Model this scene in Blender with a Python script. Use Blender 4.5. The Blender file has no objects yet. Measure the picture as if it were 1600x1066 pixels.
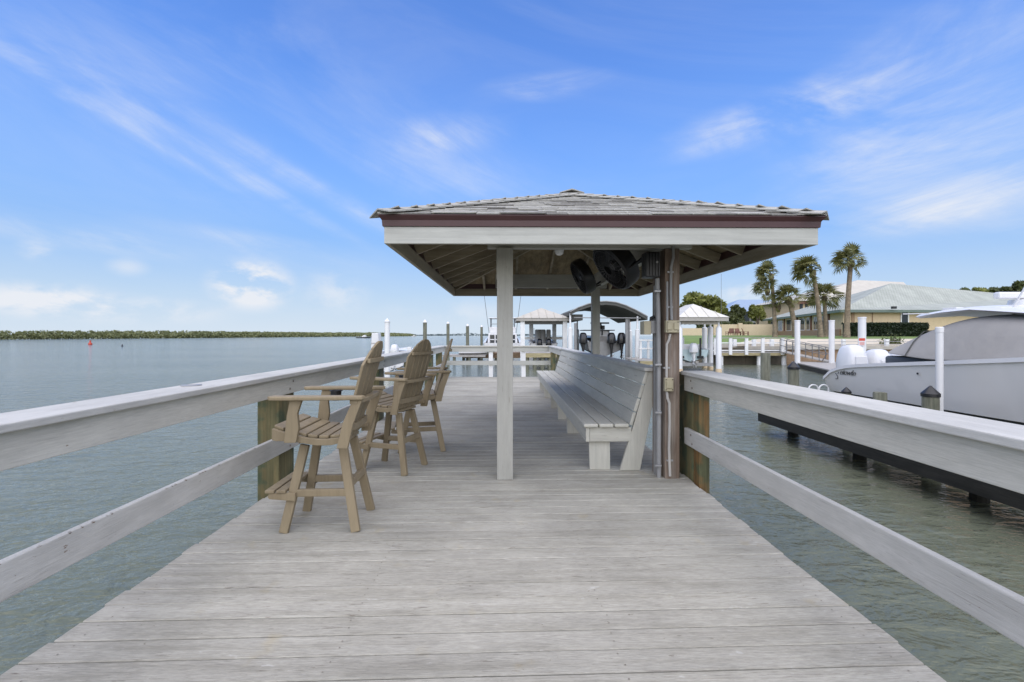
import bpy, math, random
from mathutils import Vector, Matrix
R = math.radians
random.seed(11)
sc = bpy.context.scene
COL = sc.collection

# ------------------------------------------------------------------ camera
F = 720.0; EYE = 1.40; HOR = 524.0; YAW = R(-0.875)
cam_d = bpy.data.cameras.new('camera'); cam = bpy.data.objects.new('camera', cam_d); COL.objects.link(cam)
cam.location = (0, 0, EYE); cam.rotation_euler = (R(90), 0, YAW)
cam_d.sensor_width = 36.0; cam_d.lens = 36.0 * F / 1600.0
cam_d.shift_y = -(533.0 - HOR) / 1600.0
cam_d.clip_start = 0.05; cam_d.clip_end = 12000
sc.camera = cam
_s, _c = math.sin(-YAW), math.cos(-YAW)
def at(px, py, Y):
    """the point of the place seen at a photo position, at distance Y along the pier"""
    u = (px - 800.0) / F; v = -(py - HOR) / F
    k = Y / (_c - u * _s)
    return Vector((k * (_s + u * _c), Y, EYE + k * v))

# ------------------------------------------------------------------ sky, sun, exposure
SUN_EL, SUN_AZ = R(60), R(-178)          # azimuth measured from +Y towards +X: behind and left of the camera
w = bpy.data.worlds.new('World'); sc.world = w; w.use_nodes = True
nt = w.node_tree; nt.nodes.clear()
def N(tree, t, **kw):
    n = tree.nodes.new(t)
    for k, v in kw.items(): setattr(n, k, v)
    return n
def L(tree, a, b): tree.links.new(a, b)
def math_node(tree, op, a, b=None, clamp=False):
    n = N(tree, 'ShaderNodeMath', operation=op); n.use_clamp = clamp
    for i, x in enumerate((a, b)):
        if x is None: continue
        if isinstance(x, (int, float)): n.inputs[i].default_value = x
        else: L(tree, x, n.inputs[i])
    return n.outputs[0]
out = N(nt, 'ShaderNodeOutputWorld'); bg = N(nt, 'ShaderNodeBackground')
sky = N(nt, 'ShaderNodeTexSky'); sky.sky_type = 'NISHITA'; sky.sun_disc = False
sky.sun_elevation = SUN_EL; sky.sun_rotation = SUN_AZ
sky.air_density = 1.0; sky.dust_density = 0.6; sky.ozone_density = 2.2; sky.altitude = 0
SKY_STRENGTH = 0.115
tc = N(nt, 'ShaderNodeTexCoord')
sep = N(nt, 'ShaderNodeSeparateXYZ'); L(nt, tc.outputs['Generated'], sep.inputs[0])
az = math_node(nt, 'ARCTAN2', sep.outputs[0], sep.outputs[1])
el = math_node(nt, 'ARCSINE', sep.outputs[2])
ae = N(nt, 'ShaderNodeCombineXYZ'); L(nt, az, ae.inputs[0]); L(nt, el, ae.inputs[1])
def wnoise(vec, scale, detail, rough, sx=1, sy=1, rot=0, dist=0.0, loc=(0, 0, 0)):
    m = N(nt, 'ShaderNodeMapping'); m.vector_type = 'TEXTURE'
    m.inputs['Rotation'].default_value = (0, 0, rot); m.inputs['Scale'].default_value = (sx, sy, 1); m.inputs['Location'].default_value = loc
    L(nt, vec, m.inputs[0])
    n = N(nt, 'ShaderNodeTexNoise'); n.inputs['Scale'].default_value = scale; n.inputs['Detail'].default_value = detail
    n.inputs['Roughness'].default_value = rough; n.inputs['Distortion'].default_value = dist
    L(nt, m.outputs[0], n.inputs['Vector']); return n.outputs['Fac']
def ramp(tree, x, a, b, lo=0.0, hi=1.0):
    m = N(tree, 'ShaderNodeMapRange'); m.interpolation_type = 'SMOOTHSTEP'
    L(tree, x, m.inputs['Value']); m.inputs['From Min'].default_value = a; m.inputs['From Max'].default_value = b
    m.inputs['To Min'].default_value = lo; m.inputs['To Max'].default_value = hi
    return m.outputs[0]
def pae(px, py):
    p = at(px, py, 100.0); d = (p - Vector((0, 0, EYE))).normalized()
    return math.atan2(d.x, d.y), math.asin(d.z)
cirrus_n = wnoise(ae.outputs[0], 3.2, 9, 0.62, 3.0, 0.75, R(-14), 0.9)
cirrus_f = ramp(nt, cirrus_n, 0.40, 0.72)
soft_n = wnoise(ae.outputs[0], 5.0, 8, 0.60, 1.8, 0.8, R(-8), 0.6, (3, 1, 0))
soft_f = ramp(nt, soft_n, 0.33, 0.66)
puff_n = wnoise(ae.outputs[0], 13.0, 8, 0.60, 1.3, 0.8, 0, 0.2, (1, 5, 0))
puff_f = ramp(nt, puff_n, 0.36, 0.60)
fil_l = ramp(nt, wnoise(ae.outputs[0], 9.0, 10, 0.66, 3.6, 0.55, R(-25), 0.5, (2, 2, 0)), 0.32, 0.66, 0.42, 1.2)
fil_r = ramp(nt, wnoise(ae.outputs[0], 9.0, 10, 0.66, 3.6, 0.55, R(10), 0.5, (5, 2, 0)), 0.32, 0.66, 0.42, 1.2)
CLOUDS = [  # photo position, half sizes in photo pixels, tilt, strength, noise
    (120, 150, 360, 20, -24, 0.60, soft_f), (330, 245, 360, 18, -26, 0.60, soft_f), (540, 320, 330, 20, -24, 0.5, soft_f),
    (230, 190, 330, 110, -20, 0.50, soft_f), (700, 270, 260, 70, -15, 0.35, soft_f), (420, 120, 330, 120, -15, 0.28, cirrus_f),
    (1180, 190, 190, 42, 8, 0.95, soft_f), (1400, 140, 280, 110, 18, 0.70, soft_f), (1440, 250, 330, 90, 10, 0.70, soft_f),
    (1560, 310, 330, 60, 2, 0.85, soft_f), (860, 135, 120, 24, 2, 0.75, soft_f), (700, 210, 110, 36, 5, 0.55, soft_f),
    (1400, 350, 200, 26, 0, 0.45, soft_f), (150, 372, 330, 24, -4, 0.80, soft_f), (420, 388, 240, 24, -6, 0.5, soft_f),
    (395, 446, 74, 42, 0, 2.6, puff_f), (70, 472, 150, 34, 0, 1.8, puff_f), (210, 492, 180, 30, 0, 1.5, puff_f), (525, 458, 60, 40, 0, 0.7, puff_f),
    (60, 390, 40, 24, 0, 0.6, puff_f), (200, 417, 40, 16, 0, 0.6, puff_f), (1160, 460, 70, 22, 0, 0.9, puff_f), (720, 490, 140, 26, 0, 0.5, puff_f)]
total = None
for (px, py, hx, hy, tilt, st, nf) in CLOUDS:
    a0, e0 = pae(px, py); a1, _ = pae(px + 10, py); _, e1 = pae(px, py - 10)
    ka, ke = (a1 - a0) / 10, (e1 - e0) / 10
    m = N(nt, 'ShaderNodeMapping'); m.vector_type = 'TEXTURE'
    m.inputs['Location'].default_value = (a0, e0, 0); m.inputs['Rotation'].default_value = (0, 0, R(tilt))
    m.inputs['Scale'].default_value = (hx * ka * 1.15, hy * ke * 1.25, 1)
    L(nt, ae.outputs[0], m.inputs[0])
    ln = N(nt, 'ShaderNodeVectorMath', operation='LENGTH'); L(nt, m.outputs[0], ln.inputs[0])
    f = ramp(nt, ln.outputs['Value'], 0.0, 1.0, st * 0.80, 0.0)
    f = math_node(nt, 'MULTIPLY', f, nf)
    if nf is not puff_f: f = math_node(nt, 'MULTIPLY', f, fil_l if px < 800 else fil_r)
    total = f if total is None else math_node(nt, 'ADD', total, f)
# thin cirrus all round, also where the camera does not look
veil = math_node(nt, 'MULTIPLY', cirrus_f, 0.09)
total = math_node(nt, 'ADD', total, veil)
upmask = ramp(nt, el, R(0.2), R(3))
total = math_node(nt, 'MULTIPLY', total, upmask)
total = math_node(nt, 'MINIMUM', total, 0.92)
hsv = N(nt, 'ShaderNodeHueSaturation'); L(nt, sky.outputs[0], hsv.inputs['Color'])
hsv.inputs['Hue'].default_value = 0.515; hsv.inputs['Saturation'].default_value = 1.12; hsv.inputs['Value'].default_value = 1.0
# the pale marine air low over the water
hz = ramp(nt, el, R(1), R(33), 0.96, 0.0)
tint = N(nt, 'ShaderNodeMixRGB', blend_type='MULTIPLY'); tint.inputs[0].default_value = 1.0; L(nt, hsv.outputs[0], tint.inputs[1]); tint.inputs[2].default_value = (0.80, 1.12, 1.32, 1)
mixh = N(nt, 'ShaderNodeMixRGB'); L(nt, hz, mixh.inputs[0]); L(nt, tint.outputs[0], mixh.inputs[1])
cr = N(nt, 'ShaderNodeValToRGB'); L(nt, math_node(nt, 'MULTIPLY', el, 1.0 / R(20), True), cr.inputs[0])
low = [(0.0, (0.375, 0.425, 0.49)), (0.22, (0.285, 0.36, 0.465)), (0.55, (0.150, 0.250, 0.430)), (1.0, (0.125, 0.225, 0.425))]
while len(cr.color_ramp.elements) < len(low): cr.color_ramp.elements.new(0.5)
for e_, (p_, c_) in zip(cr.color_ramp.elements, low): e_.position = p_
for e_, (p_, c_) in zip(cr.color_ramp.elements, low): e_.color = (*c_, 1)
lowc = N(nt, 'ShaderNodeVectorMath', operation='SCALE'); L(nt, cr.outputs[0], lowc.inputs[0]); lowc.inputs['Scale'].default_value = 1 / SKY_STRENGTH
L(nt, lowc.outputs[0], mixh.inputs[2])
mixc = N(nt, 'ShaderNodeMixRGB'); L(nt, total, mixc.inputs[0]); L(nt, mixh.outputs[0], mixc.inputs[1])
mixc.inputs[2].default_value = tuple(c / SKY_STRENGTH for c in (0.465, 0.48, 0.51)) + (1,)
L(nt, mixc.outputs[0], bg.inputs[0]); bg.inputs[1].default_value = SKY_STRENGTH
L(nt, bg.outputs[0], out.inputs[0])
sun_d = bpy.data.lights.new('sun', 'SUN'); sun_d.energy = 2.6; sun_d.angle = R(122); sun_d.color = (1.0, 0.88, 0.70)
sun = bpy.data.objects.new('sun', sun_d); COL.objects.link(sun)
sdir = Vector((math.sin(SUN_AZ) * math.cos(SUN_EL), math.cos(SUN_AZ) * math.cos(SUN_EL), math.sin(SUN_EL)))
sun.rotation_euler = sdir.to_track_quat('Z', 'Y').to_euler()
sc.view_settings.view_transform = 'Standard'; sc.view_settings.look = 'None'
sc.view_settings.gamma = 1.0; sc.view_settings.use_curve_mapping = False
EXPO = 0.85
sc.view_settings.exposure = EXPO

# ------------------------------------------------------------------ materials
def mat_base(name):
    m = bpy.data.materials.new(name); m.use_nodes = True
    t = m.node_tree; b = t.nodes['Principled BSDF']
    return m, t, b
def simple(name, col, rough=0.6, metal=0.0, var=0.12, scale=3.0, bump=0.0, bscale=40.0, bdist=0.01, trans=0.0, spec=None, coat=0.0):
    m, t, b = mat_base(name)
    b.inputs['Roughness'].default_value = rough; b.inputs['Metallic'].default_value = metal
    if spec is not None: b.inputs['Specular IOR Level'].default_value = spec
    if coat: b.inputs['Coat Weight'].default_value = coat; b.inputs['Coat Roughness'].default_value = 0.08
    tcn = N(t, 'ShaderNodeTexCoord'); n = N(t, 'ShaderNodeTexNoise'); n.inputs['Scale'].default_value = scale
    n.inputs['Detail'].default_value = 6; n.inputs['Roughness'].default_value = 0.65
    L(t, tcn.outputs['Object'], n.inputs['Vector'])
    f = ramp(t, n.outputs['Fac'], 0.25, 0.75, 1 - var, 1 + var)
    mm = N(t, 'ShaderNodeVectorMath', operation='SCALE'); mm.inputs[0].default_value = col; L(t, f, mm.inputs['Scale'])
    L(t, mm.outputs[0], b.inputs['Base Color'])
    if bump:
        n2 = N(t, 'ShaderNodeTexNoise'); n2.inputs['Scale'].default_value = bscale; n2.inputs['Detail'].default_value = 4
        L(t, tcn.outputs['Object'], n2.inputs['Vector'])
        bp = N(t, 'ShaderNodeBump'); bp.inputs['Strength'].default_value = bump; bp.inputs['Distance'].default_value = bdist
        L(t, n2.outputs['Fac'], bp.inputs['Height']); L(t, bp.outputs[0], b.inputs['Normal'])
    return m
def wood(name, col, axis, col2=None, grain=0.10, blotch=0.10, chips=0.0, chipcol=(0.16, 0.10, 0.06), rough=0.6, bump=0.25, fine=55.0, lng=1.3, streak=0.0, moss=None, cracks=0.0, patch=0.0):
    """painted or bare timber; grain runs along one axis of the object"""
    m, t, b = mat_base(name)
    b.inputs['Roughness'].default_value = rough + 0.1; b.inputs['Specular IOR Level'].default_value = 0.28
    tcn = N(t, 'ShaderNodeTexCoord'); oi = N(t, 'ShaderNodeObjectInfo')
    add = N(t, 'ShaderNodeVectorMath', operation='ADD'); L(t, tcn.outputs['Object'], add.inputs[0])
    rr = math_node(t, 'MULTIPLY', oi.outputs['Random'], 37.0)
    cx = N(t, 'ShaderNodeCombineXYZ'); L(t, rr, cx.inputs[0]); L(t, rr, cx.inputs[1]); L(t, rr, cx.inputs[2])
    L(t, cx.outputs[0], add.inputs[1])
    def stretched(f, l):
        mp = N(t, 'ShaderNodeMapping'); s = [f, f, f]; s['xyz'.index(axis)] = l
        mp.inputs['Scale'].default_value = s; L(t, add.outputs[0], mp.inputs[0]); return mp.outputs[0]
    n1 = N(t, 'ShaderNodeTexNoise'); n1.inputs['Scale'].default_value = 1.0; n1.inputs['Detail'].default_value = 5; n1.inputs['Roughness'].default_value = 0.7; n1.inputs['Distortion'].default_value = 0.5
    L(t, stretched(fine, lng), n1.inputs['Vector'])
    n2 = N(t, 'ShaderNodeTexNoise'); n2.inputs['Scale'].default_value = 1.0; n2.inputs['Detail'].default_value = 6; n2.inputs['Roughness'].default_value = 0.65
    L(t, stretched(7.0, 2.4), n2.inputs['Vector'])
    f1 = ramp(t, n1.outputs['Fac'], 0.3, 0.7, 1 - grain, 1 + grain)
    f2 = ramp(t, n2.outputs['Fac'], 0.3, 0.7, 1 - blotch, 1 + blotch)
    f = math_node(t, 'MULTIPLY', f1, f2)
    rv = N(t, 'ShaderNodeMapRange'); L(t, oi.outputs['Random'], rv.inputs['Value']); rv.inputs['To Min'].default_value = 0.93; rv.inputs['To Max'].default_value = 1.06
    f = math_node(t, 'MULTIPLY', f, rv.outputs[0])
    mixc = N(t, 'ShaderNodeMixRGB'); mixc.inputs[1].default_value = (*col, 1); mixc.inputs[2].default_value = (*(col2 or col), 1)
    n3 = N(t, 'ShaderNodeTexNoise'); n3.inputs['Scale'].default_value = 1.0; n3.inputs['Detail'].default_value = 5; n3.inputs['Roughness'].default_value = 0.7
    L(t, stretched(14.0, 0.9), n3.inputs['Vector']); L(t, ramp(t, n3.outputs['Fac'], 0.42, 0.68), mixc.inputs[0])
    colr = mixc.outputs[0]
    if streak:
        n5 = N(t, 'ShaderNodeTexNoise'); n5.inputs['Scale'].default_value = 1.0; n5.inputs['Detail'].default_value = 3
        L(t, stretched(120.0, 2.5), n5.inputs['Vector'])
        ms = N(t, 'ShaderNodeMixRGB'); L(t, ramp(t, n5.outputs['Fac'], 0.64, 0.74, 0, streak), ms.inputs[0]); L(t, colr, ms.inputs[1]); ms.inputs[2].default_value = (0.17, 0.15, 0.13, 1); colr = ms.outputs[0]
    if cracks:
        n7 = N(t, 'ShaderNodeTexNoise'); n7.inputs['Scale'].default_value = 1.0; n7.inputs['Detail'].default_value = 4; n7.inputs['Roughness'].default_value = 0.6; n7.inputs['Distortion'].default_value = 0.3
        L(t, stretched(120.0, 8.0), n7.inputs['Vector'])
        n8 = N(t, 'ShaderNodeTexNoise'); n8.inputs['Scale'].default_value = 1.6; n8.inputs['Detail'].default_value = 3; L(t, add.outputs[0], n8.inputs['Vector'])
        fk = math_node(t, 'MULTIPLY', ramp(t, n7.outputs['Fac'], 0.63, 0.67, 0, cracks), ramp(t, n8.outputs['Fac'], 0.42, 0.6))
        ms = N(t, 'ShaderNodeMixRGB'); L(t, fk, ms.inputs[0]); L(t, colr, ms.inputs[1]); ms.inputs[2].default_value = (0.13, 0.11, 0.085, 1); colr = ms.outputs[0]
        n9 = N(t, 'ShaderNodeTexNoise'); n9.inputs['Scale'].default_value = 1.0; n9.inputs['Detail'].default_value = 6; n9.inputs['Roughness'].default_value = 0.7
        L(t, stretched(26.0, 9.0), n9.inputs['Vector'])
        ms = N(t, 'ShaderNodeMixRGB'); L(t, ramp(t, n9.outputs['Fac'], 0.62, 0.72, 0, 0.6), ms.inputs[0]); L(t, colr, ms.inputs[1]); ms.inputs[2].default_value = (0.47, 0.455, 0.42, 1); colr = ms.outputs[0]
    if patch:
        g_ = N(t, 'ShaderNodeNewGeometry'); np_ = N(t, 'ShaderNodeTexNoise'); np_.inputs['Scale'].default_value = 1.1; np_.inputs['Detail'].default_value = 6; np_.inputs['Roughness'].default_value = 0.7
        L(t, g_.outputs['Position'], np_.inputs['Vector'])
        f = math_node(t, 'MULTIPLY', f, ramp(t, np_.outputs['Fac'], 0.32, 0.68, 1 - patch, 1 + patch))
        ms = N(t, 'ShaderNodeMixRGB'); np2 = N(t, 'ShaderNodeTexNoise'); np2.inputs['Scale'].default_value = 4.0; np2.inputs['Detail'].default_value = 5; L(t, g_.outputs['Position'], np2.inputs['Vector'])
        L(t, ramp(t, np2.outputs['Fac'], 0.62, 0.75, 0, 0.35), ms.inputs[0]); L(t, colr, ms.inputs[1]); ms.inputs[2].default_value = (0.33, 0.27, 0.15, 1); colr = ms.outputs[0]
    if moss:
        n6 = N(t, 'ShaderNodeTexNoise'); n6.inputs['Scale'].default_value = 5.0; n6.inputs['Detail'].default_value = 6
        L(t, add.outputs[0], n6.inputs['Vector'])
        ms = N(t, 'ShaderNodeMixRGB'); L(t, ramp(t, n6.outputs['Fac'], 0.45, 0.62), ms.inputs[0]); L(t, colr, ms.inputs[1]); ms.inputs[2].default_value = (*moss, 1); colr = ms.outputs[0]
    if chips:
        v = N(t, 'ShaderNodeTexNoise'); v.inputs['Scale'].default_value = 1.0; v.inputs['Detail'].default_value = 4; v.inputs['Roughness'].default_value = 0.75
        L(t, stretched(30.0, 14.0), v.inputs['Vector'])
        mc = N(t, 'ShaderNodeMixRGB'); L(t, ramp(t, v.outputs['Fac'], 0.74 - chips, 0.78 - chips), mc.inputs[0]); L(t, colr, mc.inputs[1]); mc.inputs[2].default_value = (*chipcol, 1); colr = mc.outputs[0]
    mm = N(t, 'ShaderNodeVectorMath', operation='SCALE'); L(t, colr, mm.inputs[0]); L(t, f, mm.inputs['Scale'])
    L(t, mm.outputs[0], b.inputs['Base Color'])
    bp = N(t, 'ShaderNodeBump'); bp.inputs['Strength'].default_value = bump; bp.inputs['Distance'].default_value = 0.004
    L(t, n1.outputs['Fac'], bp.inputs['Height']); L(t, bp.outputs[0], b.inputs['Normal'])
    return m
def leafmat(name, c1, c2, scale=0.6):
    m, t, b = mat_base(name); b.inputs['Roughness'].default_value = 0.55
    g = N(t, 'ShaderNodeNewGeometry'); mx = N(t, 'ShaderNodeMixRGB'); mx.inputs[1].default_value = (*c1, 1); mx.inputs[2].default_value = (*c2, 1)
    n = N(t, 'ShaderNodeTexNoise'); n.inputs['Scale'].default_value = scale; tcn = N(t, 'ShaderNodeTexCoord'); L(t, tcn.outputs['Object'], n.inputs['Vector'])
    f = math_node(t, 'ADD', math_node(t, 'MULTIPLY', g.outputs['Random Per Island'], 0.5), math_node(t, 'MULTIPLY', ramp(t, n.outputs['Fac'], 0.35, 0.65), 0.5))
    L(t, f, mx.inputs[0]); L(t, mx.outputs[0], b.inputs['Base Color'])
    b.inputs['Subsurface Weight'].default_value = 0.0
    tr = N(t, 'ShaderNodeBsdfTranslucent'); L(t, mx.outputs[0], tr.inputs[0]); ms = N(t, 'ShaderNodeMixShader'); ms.inputs[0].default_value = 0.3
    o = t.nodes['Material Output']; L(t, b.outputs[0], ms.inputs[1]); L(t, tr.outputs[0], ms.inputs[2]); L(t, ms.outputs[0], o.inputs[0])
    return m

PAINT = (0.50, 0.485, 0.42); PAINT2 = (0.465, 0.45, 0.388)
M = {}
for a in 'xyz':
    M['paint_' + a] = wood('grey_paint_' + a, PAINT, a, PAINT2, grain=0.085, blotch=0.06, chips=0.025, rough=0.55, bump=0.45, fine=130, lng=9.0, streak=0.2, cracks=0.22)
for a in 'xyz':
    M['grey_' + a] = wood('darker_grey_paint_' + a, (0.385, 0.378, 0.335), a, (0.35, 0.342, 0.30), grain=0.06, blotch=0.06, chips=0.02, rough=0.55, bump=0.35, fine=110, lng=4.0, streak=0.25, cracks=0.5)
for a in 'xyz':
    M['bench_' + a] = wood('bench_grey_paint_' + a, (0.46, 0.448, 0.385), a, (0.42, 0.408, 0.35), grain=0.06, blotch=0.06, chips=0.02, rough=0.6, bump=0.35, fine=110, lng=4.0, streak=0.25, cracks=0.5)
M['paint_worn'] = wood('worn_grey_paint', (0.47, 0.46, 0.42), 'y', (0.43, 0.42, 0.38), grain=0.06, blotch=0.09, chips=0.05, rough=0.55, bump=0.5, fine=130, lng=9.0, streak=0.35, cracks=0.3)
M['deck'] = wood('deck_paint', (0.345, 0.329, 0.280), 'x', (0.285, 0.270, 0.224), grain=0.17, blotch=0.08, chips=0.055, chipcol=(0.16, 0.135, 0.10), rough=0.75, bump=0.8, fine=170, lng=17.0, streak=0.55, cracks=0.85, patch=0.10)
M['fascia'] = wood('fascia_paint', (0.42, 0.42, 0.375), 'x', (0.37, 0.37, 0.33), grain=0.06, blotch=0.06, chips=0.045, chipcol=(0.2, 0.18, 0.15), bump=0.3, streak=0.3)
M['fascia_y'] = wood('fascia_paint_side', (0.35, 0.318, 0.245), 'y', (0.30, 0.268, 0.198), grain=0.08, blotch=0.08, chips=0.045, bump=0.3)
M['rafter'] = wood('rafter_paint', (0.34, 0.295, 0.215), 'x', (0.27, 0.228, 0.155), grain=0.1, blotch=0.14, chips=0.04)
M['ply'] = wood('roof_sheathing', (0.29, 0.23, 0.138), 'y', (0.22, 0.17, 0.092), grain=0.18, blotch=0.25, fine=25, chips=0.05)
M['brown_wood'] = wood('bare_post', (0.165, 0.12, 0.088), 'z', (0.24, 0.205, 0.17), grain=0.2, blotch=0.15, fine=60, bump=0.6, streak=0.6)
M['treated'] = wood('treated_post', (0.13, 0.118, 0.058), 'z', (0.165, 0.13, 0.06), grain=0.2, blotch=0.2, moss=(0.07, 0.092, 0.052), fine=40, bump=0.5)
M['treated_brown'] = wood('treated_brown_post', (0.17, 0.095, 0.035), 'z', (0.10, 0.085, 0.04), grain=0.25, blotch=0.25, moss=(0.075, 0.08, 0.04), fine=40, bump=0.5)
M['pile_wood'] = wood('weathered_pile', (0.17, 0.17, 0.125), 'z', (0.12, 0.125, 0.09), grain=0.2, blotch=0.2, fine=30, bump=0.6)
M['pile_dark'] = wood('shade_dark_timber', (0.026, 0.025, 0.021), 'y', (0.016, 0.016, 0.014), grain=0.2, blotch=0.2)  # near-black: the shadow under the catwalk is put into the timber colour
M['dock_brown'] = wood('dock_brown', (0.24, 0.165, 0.10), 'x', (0.17, 0.115, 0.07), grain=0.2, blotch=0.2)
M['dock_tan'] = wood('dock_tan', (0.36, 0.31, 0.18), 'x', (0.28, 0.23, 0.12), grain=0.15, blotch=0.15)
M['dock_grey'] = wood('dock_grey', (0.36, 0.34, 0.31), 'x', (0.28, 0.265, 0.24), grain=0.15, blotch=0.15)
M['poly'] = wood('tan_plastic_lumber', (0.238, 0.190, 0.118), 'z', (0.208, 0.164, 0.10), grain=0.05, blotch=0.04, rough=0.5, bump=0.12)
M['drip'] = simple('brown_drip_edge', (0.060, 0.023, 0.024), 0.4, var=0.1)
M['shingle'] = simple('grey_shingle', (0.37, 0.36, 0.32), 0.9, var=0.25, scale=5, bump=0.6, bscale=260)
M['shingle_dark'] = simple('dark_shingle', (0.235, 0.225, 0.20), 0.9, var=0.25, scale=5, bump=0.6, bscale=260)
M['black'] = simple('black_plastic', (0.012, 0.012, 0.013), 0.42, var=0.2)
M['black_gloss'] = simple('black_gelcoat', (0.012, 0.012, 0.014), 0.18, var=0.1)
M['pvc'] = simple('grey_pvc_pipe', (0.24, 0.24, 0.235), 0.55, var=0.15)
M['pvc_white'] = simple('white_pvc_pipe', (0.40, 0.38, 0.345), 0.55, var=0.15)
M['box_beige'] = simple('beige_outlet_box', (0.36, 0.32, 0.21), 0.45, var=0.1)
M['metal'] = simple('galvanised_metal', (0.33, 0.33, 0.33), 0.5, 0.5, var=0.12)
M['rust'] = simple('rusty_nail', (0.19, 0.165, 0.135), 0.7, var=0.3, scale=30)
M['chip'] = simple('bare_chipped_wood', (0.15, 0.10, 0.065), 0.8, var=0.3, scale=20)
M['alu'] = simple('aluminium', (0.17, 0.172, 0.175), 0.4, 0.5, var=0.08)
M['white'] = simple('white_gelcoat', (0.66, 0.66, 0.655), 0.22, var=0.04, scale=1.5)
M['white_paint'] = simple('white_painted_wood', (0.72, 0.72, 0.70), 0.5, var=0.07, scale=2)
M['hull'] = simple('pale_blue_gelcoat', (0.66, 0.65, 0.615), 0.12, var=0.02, scale=0.6)
M['hull_aqua'] = simple('pale_aqua_gelcoat', (0.50, 0.62, 0.63), 0.2, var=0.03, scale=0.6)
M['bottom'] = simple('dark_bottom_paint', (0.07, 0.08, 0.09), 0.6, var=0.15)
M['canvas'] = simple('grey_canvas', (0.315, 0.30, 0.275), 0.85, var=0.08, scale=0.9, bump=0.5, bscale=1.3, bdist=0.10)
M['canvas_dark'] = simple('dark_canvas', (0.085, 0.085, 0.075), 0.85, var=0.12, scale=1.5)
M['roof_tan'] = simple('tan_metal_roof', (0.45, 0.42, 0.35), 0.5, var=0.07, scale=1)
M['roof_white'] = simple('white_metal_roof', (0.55, 0.53, 0.47), 0.5, var=0.06, scale=1)
M['soffit'] = simple('grey_beige_fascia', (0.36, 0.34, 0.30), 0.6, var=0.1)  # one plain grey-beige for shelter fascia and header boards
M['stucco'] = simple('beige_stucco', (0.55, 0.43, 0.27), 0.85, var=0.06, bump=0.2, bscale=12)
M['stucco_wall'] = simple('pale_beige_wall', (0.58, 0.47, 0.32), 0.85, var=0.06)
M['brick'] = simple('tan_brick', (0.30, 0.20, 0.12), 0.85, var=0.2, scale=6)
M['glass'] = simple('dark_window', (0.02, 0.025, 0.03), 0.08, var=0.1)
M['brownred'] = simple('redwood_chair', (0.15, 0.065, 0.04), 0.6, var=0.2)
M['concrete'] = simple('seawall_concrete', (0.42, 0.39, 0.33), 0.85, var=0.15, scale=1.2)
M['seawall_dark'] = simple('dark_seawall', (0.10, 0.085, 0.06), 0.7, var=0.3, scale=1.2)  # darker than the brick panels farther right
M['sand'] = simple('pale_sand', (0.52, 0.46, 0.36), 0.95, var=0.1, scale=0.8)
M['lawn'] = simple('lawn_grass', (0.13, 0.19, 0.045), 0.95, var=0.25, scale=0.7)
M['solar'] = simple('blue_solar_roof', (0.25, 0.32, 0.41), 0.35, var=0.1)
M['red'] = simple('red_paint', (0.5, 0.06, 0.03), 0.5, var=0.1)
M['trunk'] = wood('palm_trunk', (0.22, 0.175, 0.12), 'x', (0.16, 0.125, 0.085), grain=0.25, blotch=0.2, fine=3, lng=1.0)
M['bark'] = simple('bark', (0.13, 0.10, 0.07), 0.9, var=0.25, scale=4)
M['palm_leaf'] = leafmat('palm_leaf', (0.075, 0.09, 0.025), (0.24, 0.225, 0.075), 0.8)
M['leaf'] = leafmat('broad_leaf', (0.09, 0.11, 0.025), (0.30, 0.31, 0.08), 0.5)
M['leaf_dark'] = leafmat('dark_leaf', (0.055, 0.07, 0.025), (0.15, 0.17, 0.06), 0.5)
M['hedge'] = leafmat('hedge_leaf', (0.012, 0.022, 0.010), (0.03, 0.05, 0.018), 0.8)
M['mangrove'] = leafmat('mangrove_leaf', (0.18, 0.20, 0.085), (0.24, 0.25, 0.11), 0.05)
M['far_shore'] = leafmat('far_shore_haze_leaf', (0.10, 0.14, 0.14), (0.15, 0.19, 0.19), 0.01)  # distance haze mixed into the leaf colour as blue-grey
def tile_roof():
    m, t, b = mat_base('green_tile_roof'); b.inputs['Roughness'].default_value = 0.75
    tcn = N(t, 'ShaderNodeTexCoord'); br = N(t, 'ShaderNodeTexBrick'); L(t, tcn.outputs['UV'], br.inputs['Vector'])
    br.inputs['Scale'].default_value = 1.0; br.inputs['Brick Width'].default_value = 0.42; br.inputs['Row Height'].default_value = 0.33; br.inputs['Mortar Size'].default_value = 0.045
    br.inputs['Color1'].default_value = (0.33, 0.345, 0.30, 1); br.inputs['Color2'].default_value = (0.38, 0.39, 0.345, 1); br.inputs['Mortar'].default_value = (0.24, 0.265, 0.22, 1)
    n = N(t, 'ShaderNodeTexNoise'); n.inputs['Scale'].default_value = 0.5; n.inputs['Detail'].default_value = 5; L(t, tcn.outputs['Object'], n.inputs['Vector'])
    mm = N(t, 'ShaderNodeVectorMath', operation='SCALE'); L(t, br.outputs['Color'], mm.inputs[0]); L(t, ramp(t, n.outputs['Fac'], 0.3, 0.7, 0.9, 1.1), mm.inputs['Scale'])
    L(t, mm.outputs[0], b.inputs['Base Color']); return m
M['tile'] = tile_roof()
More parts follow.
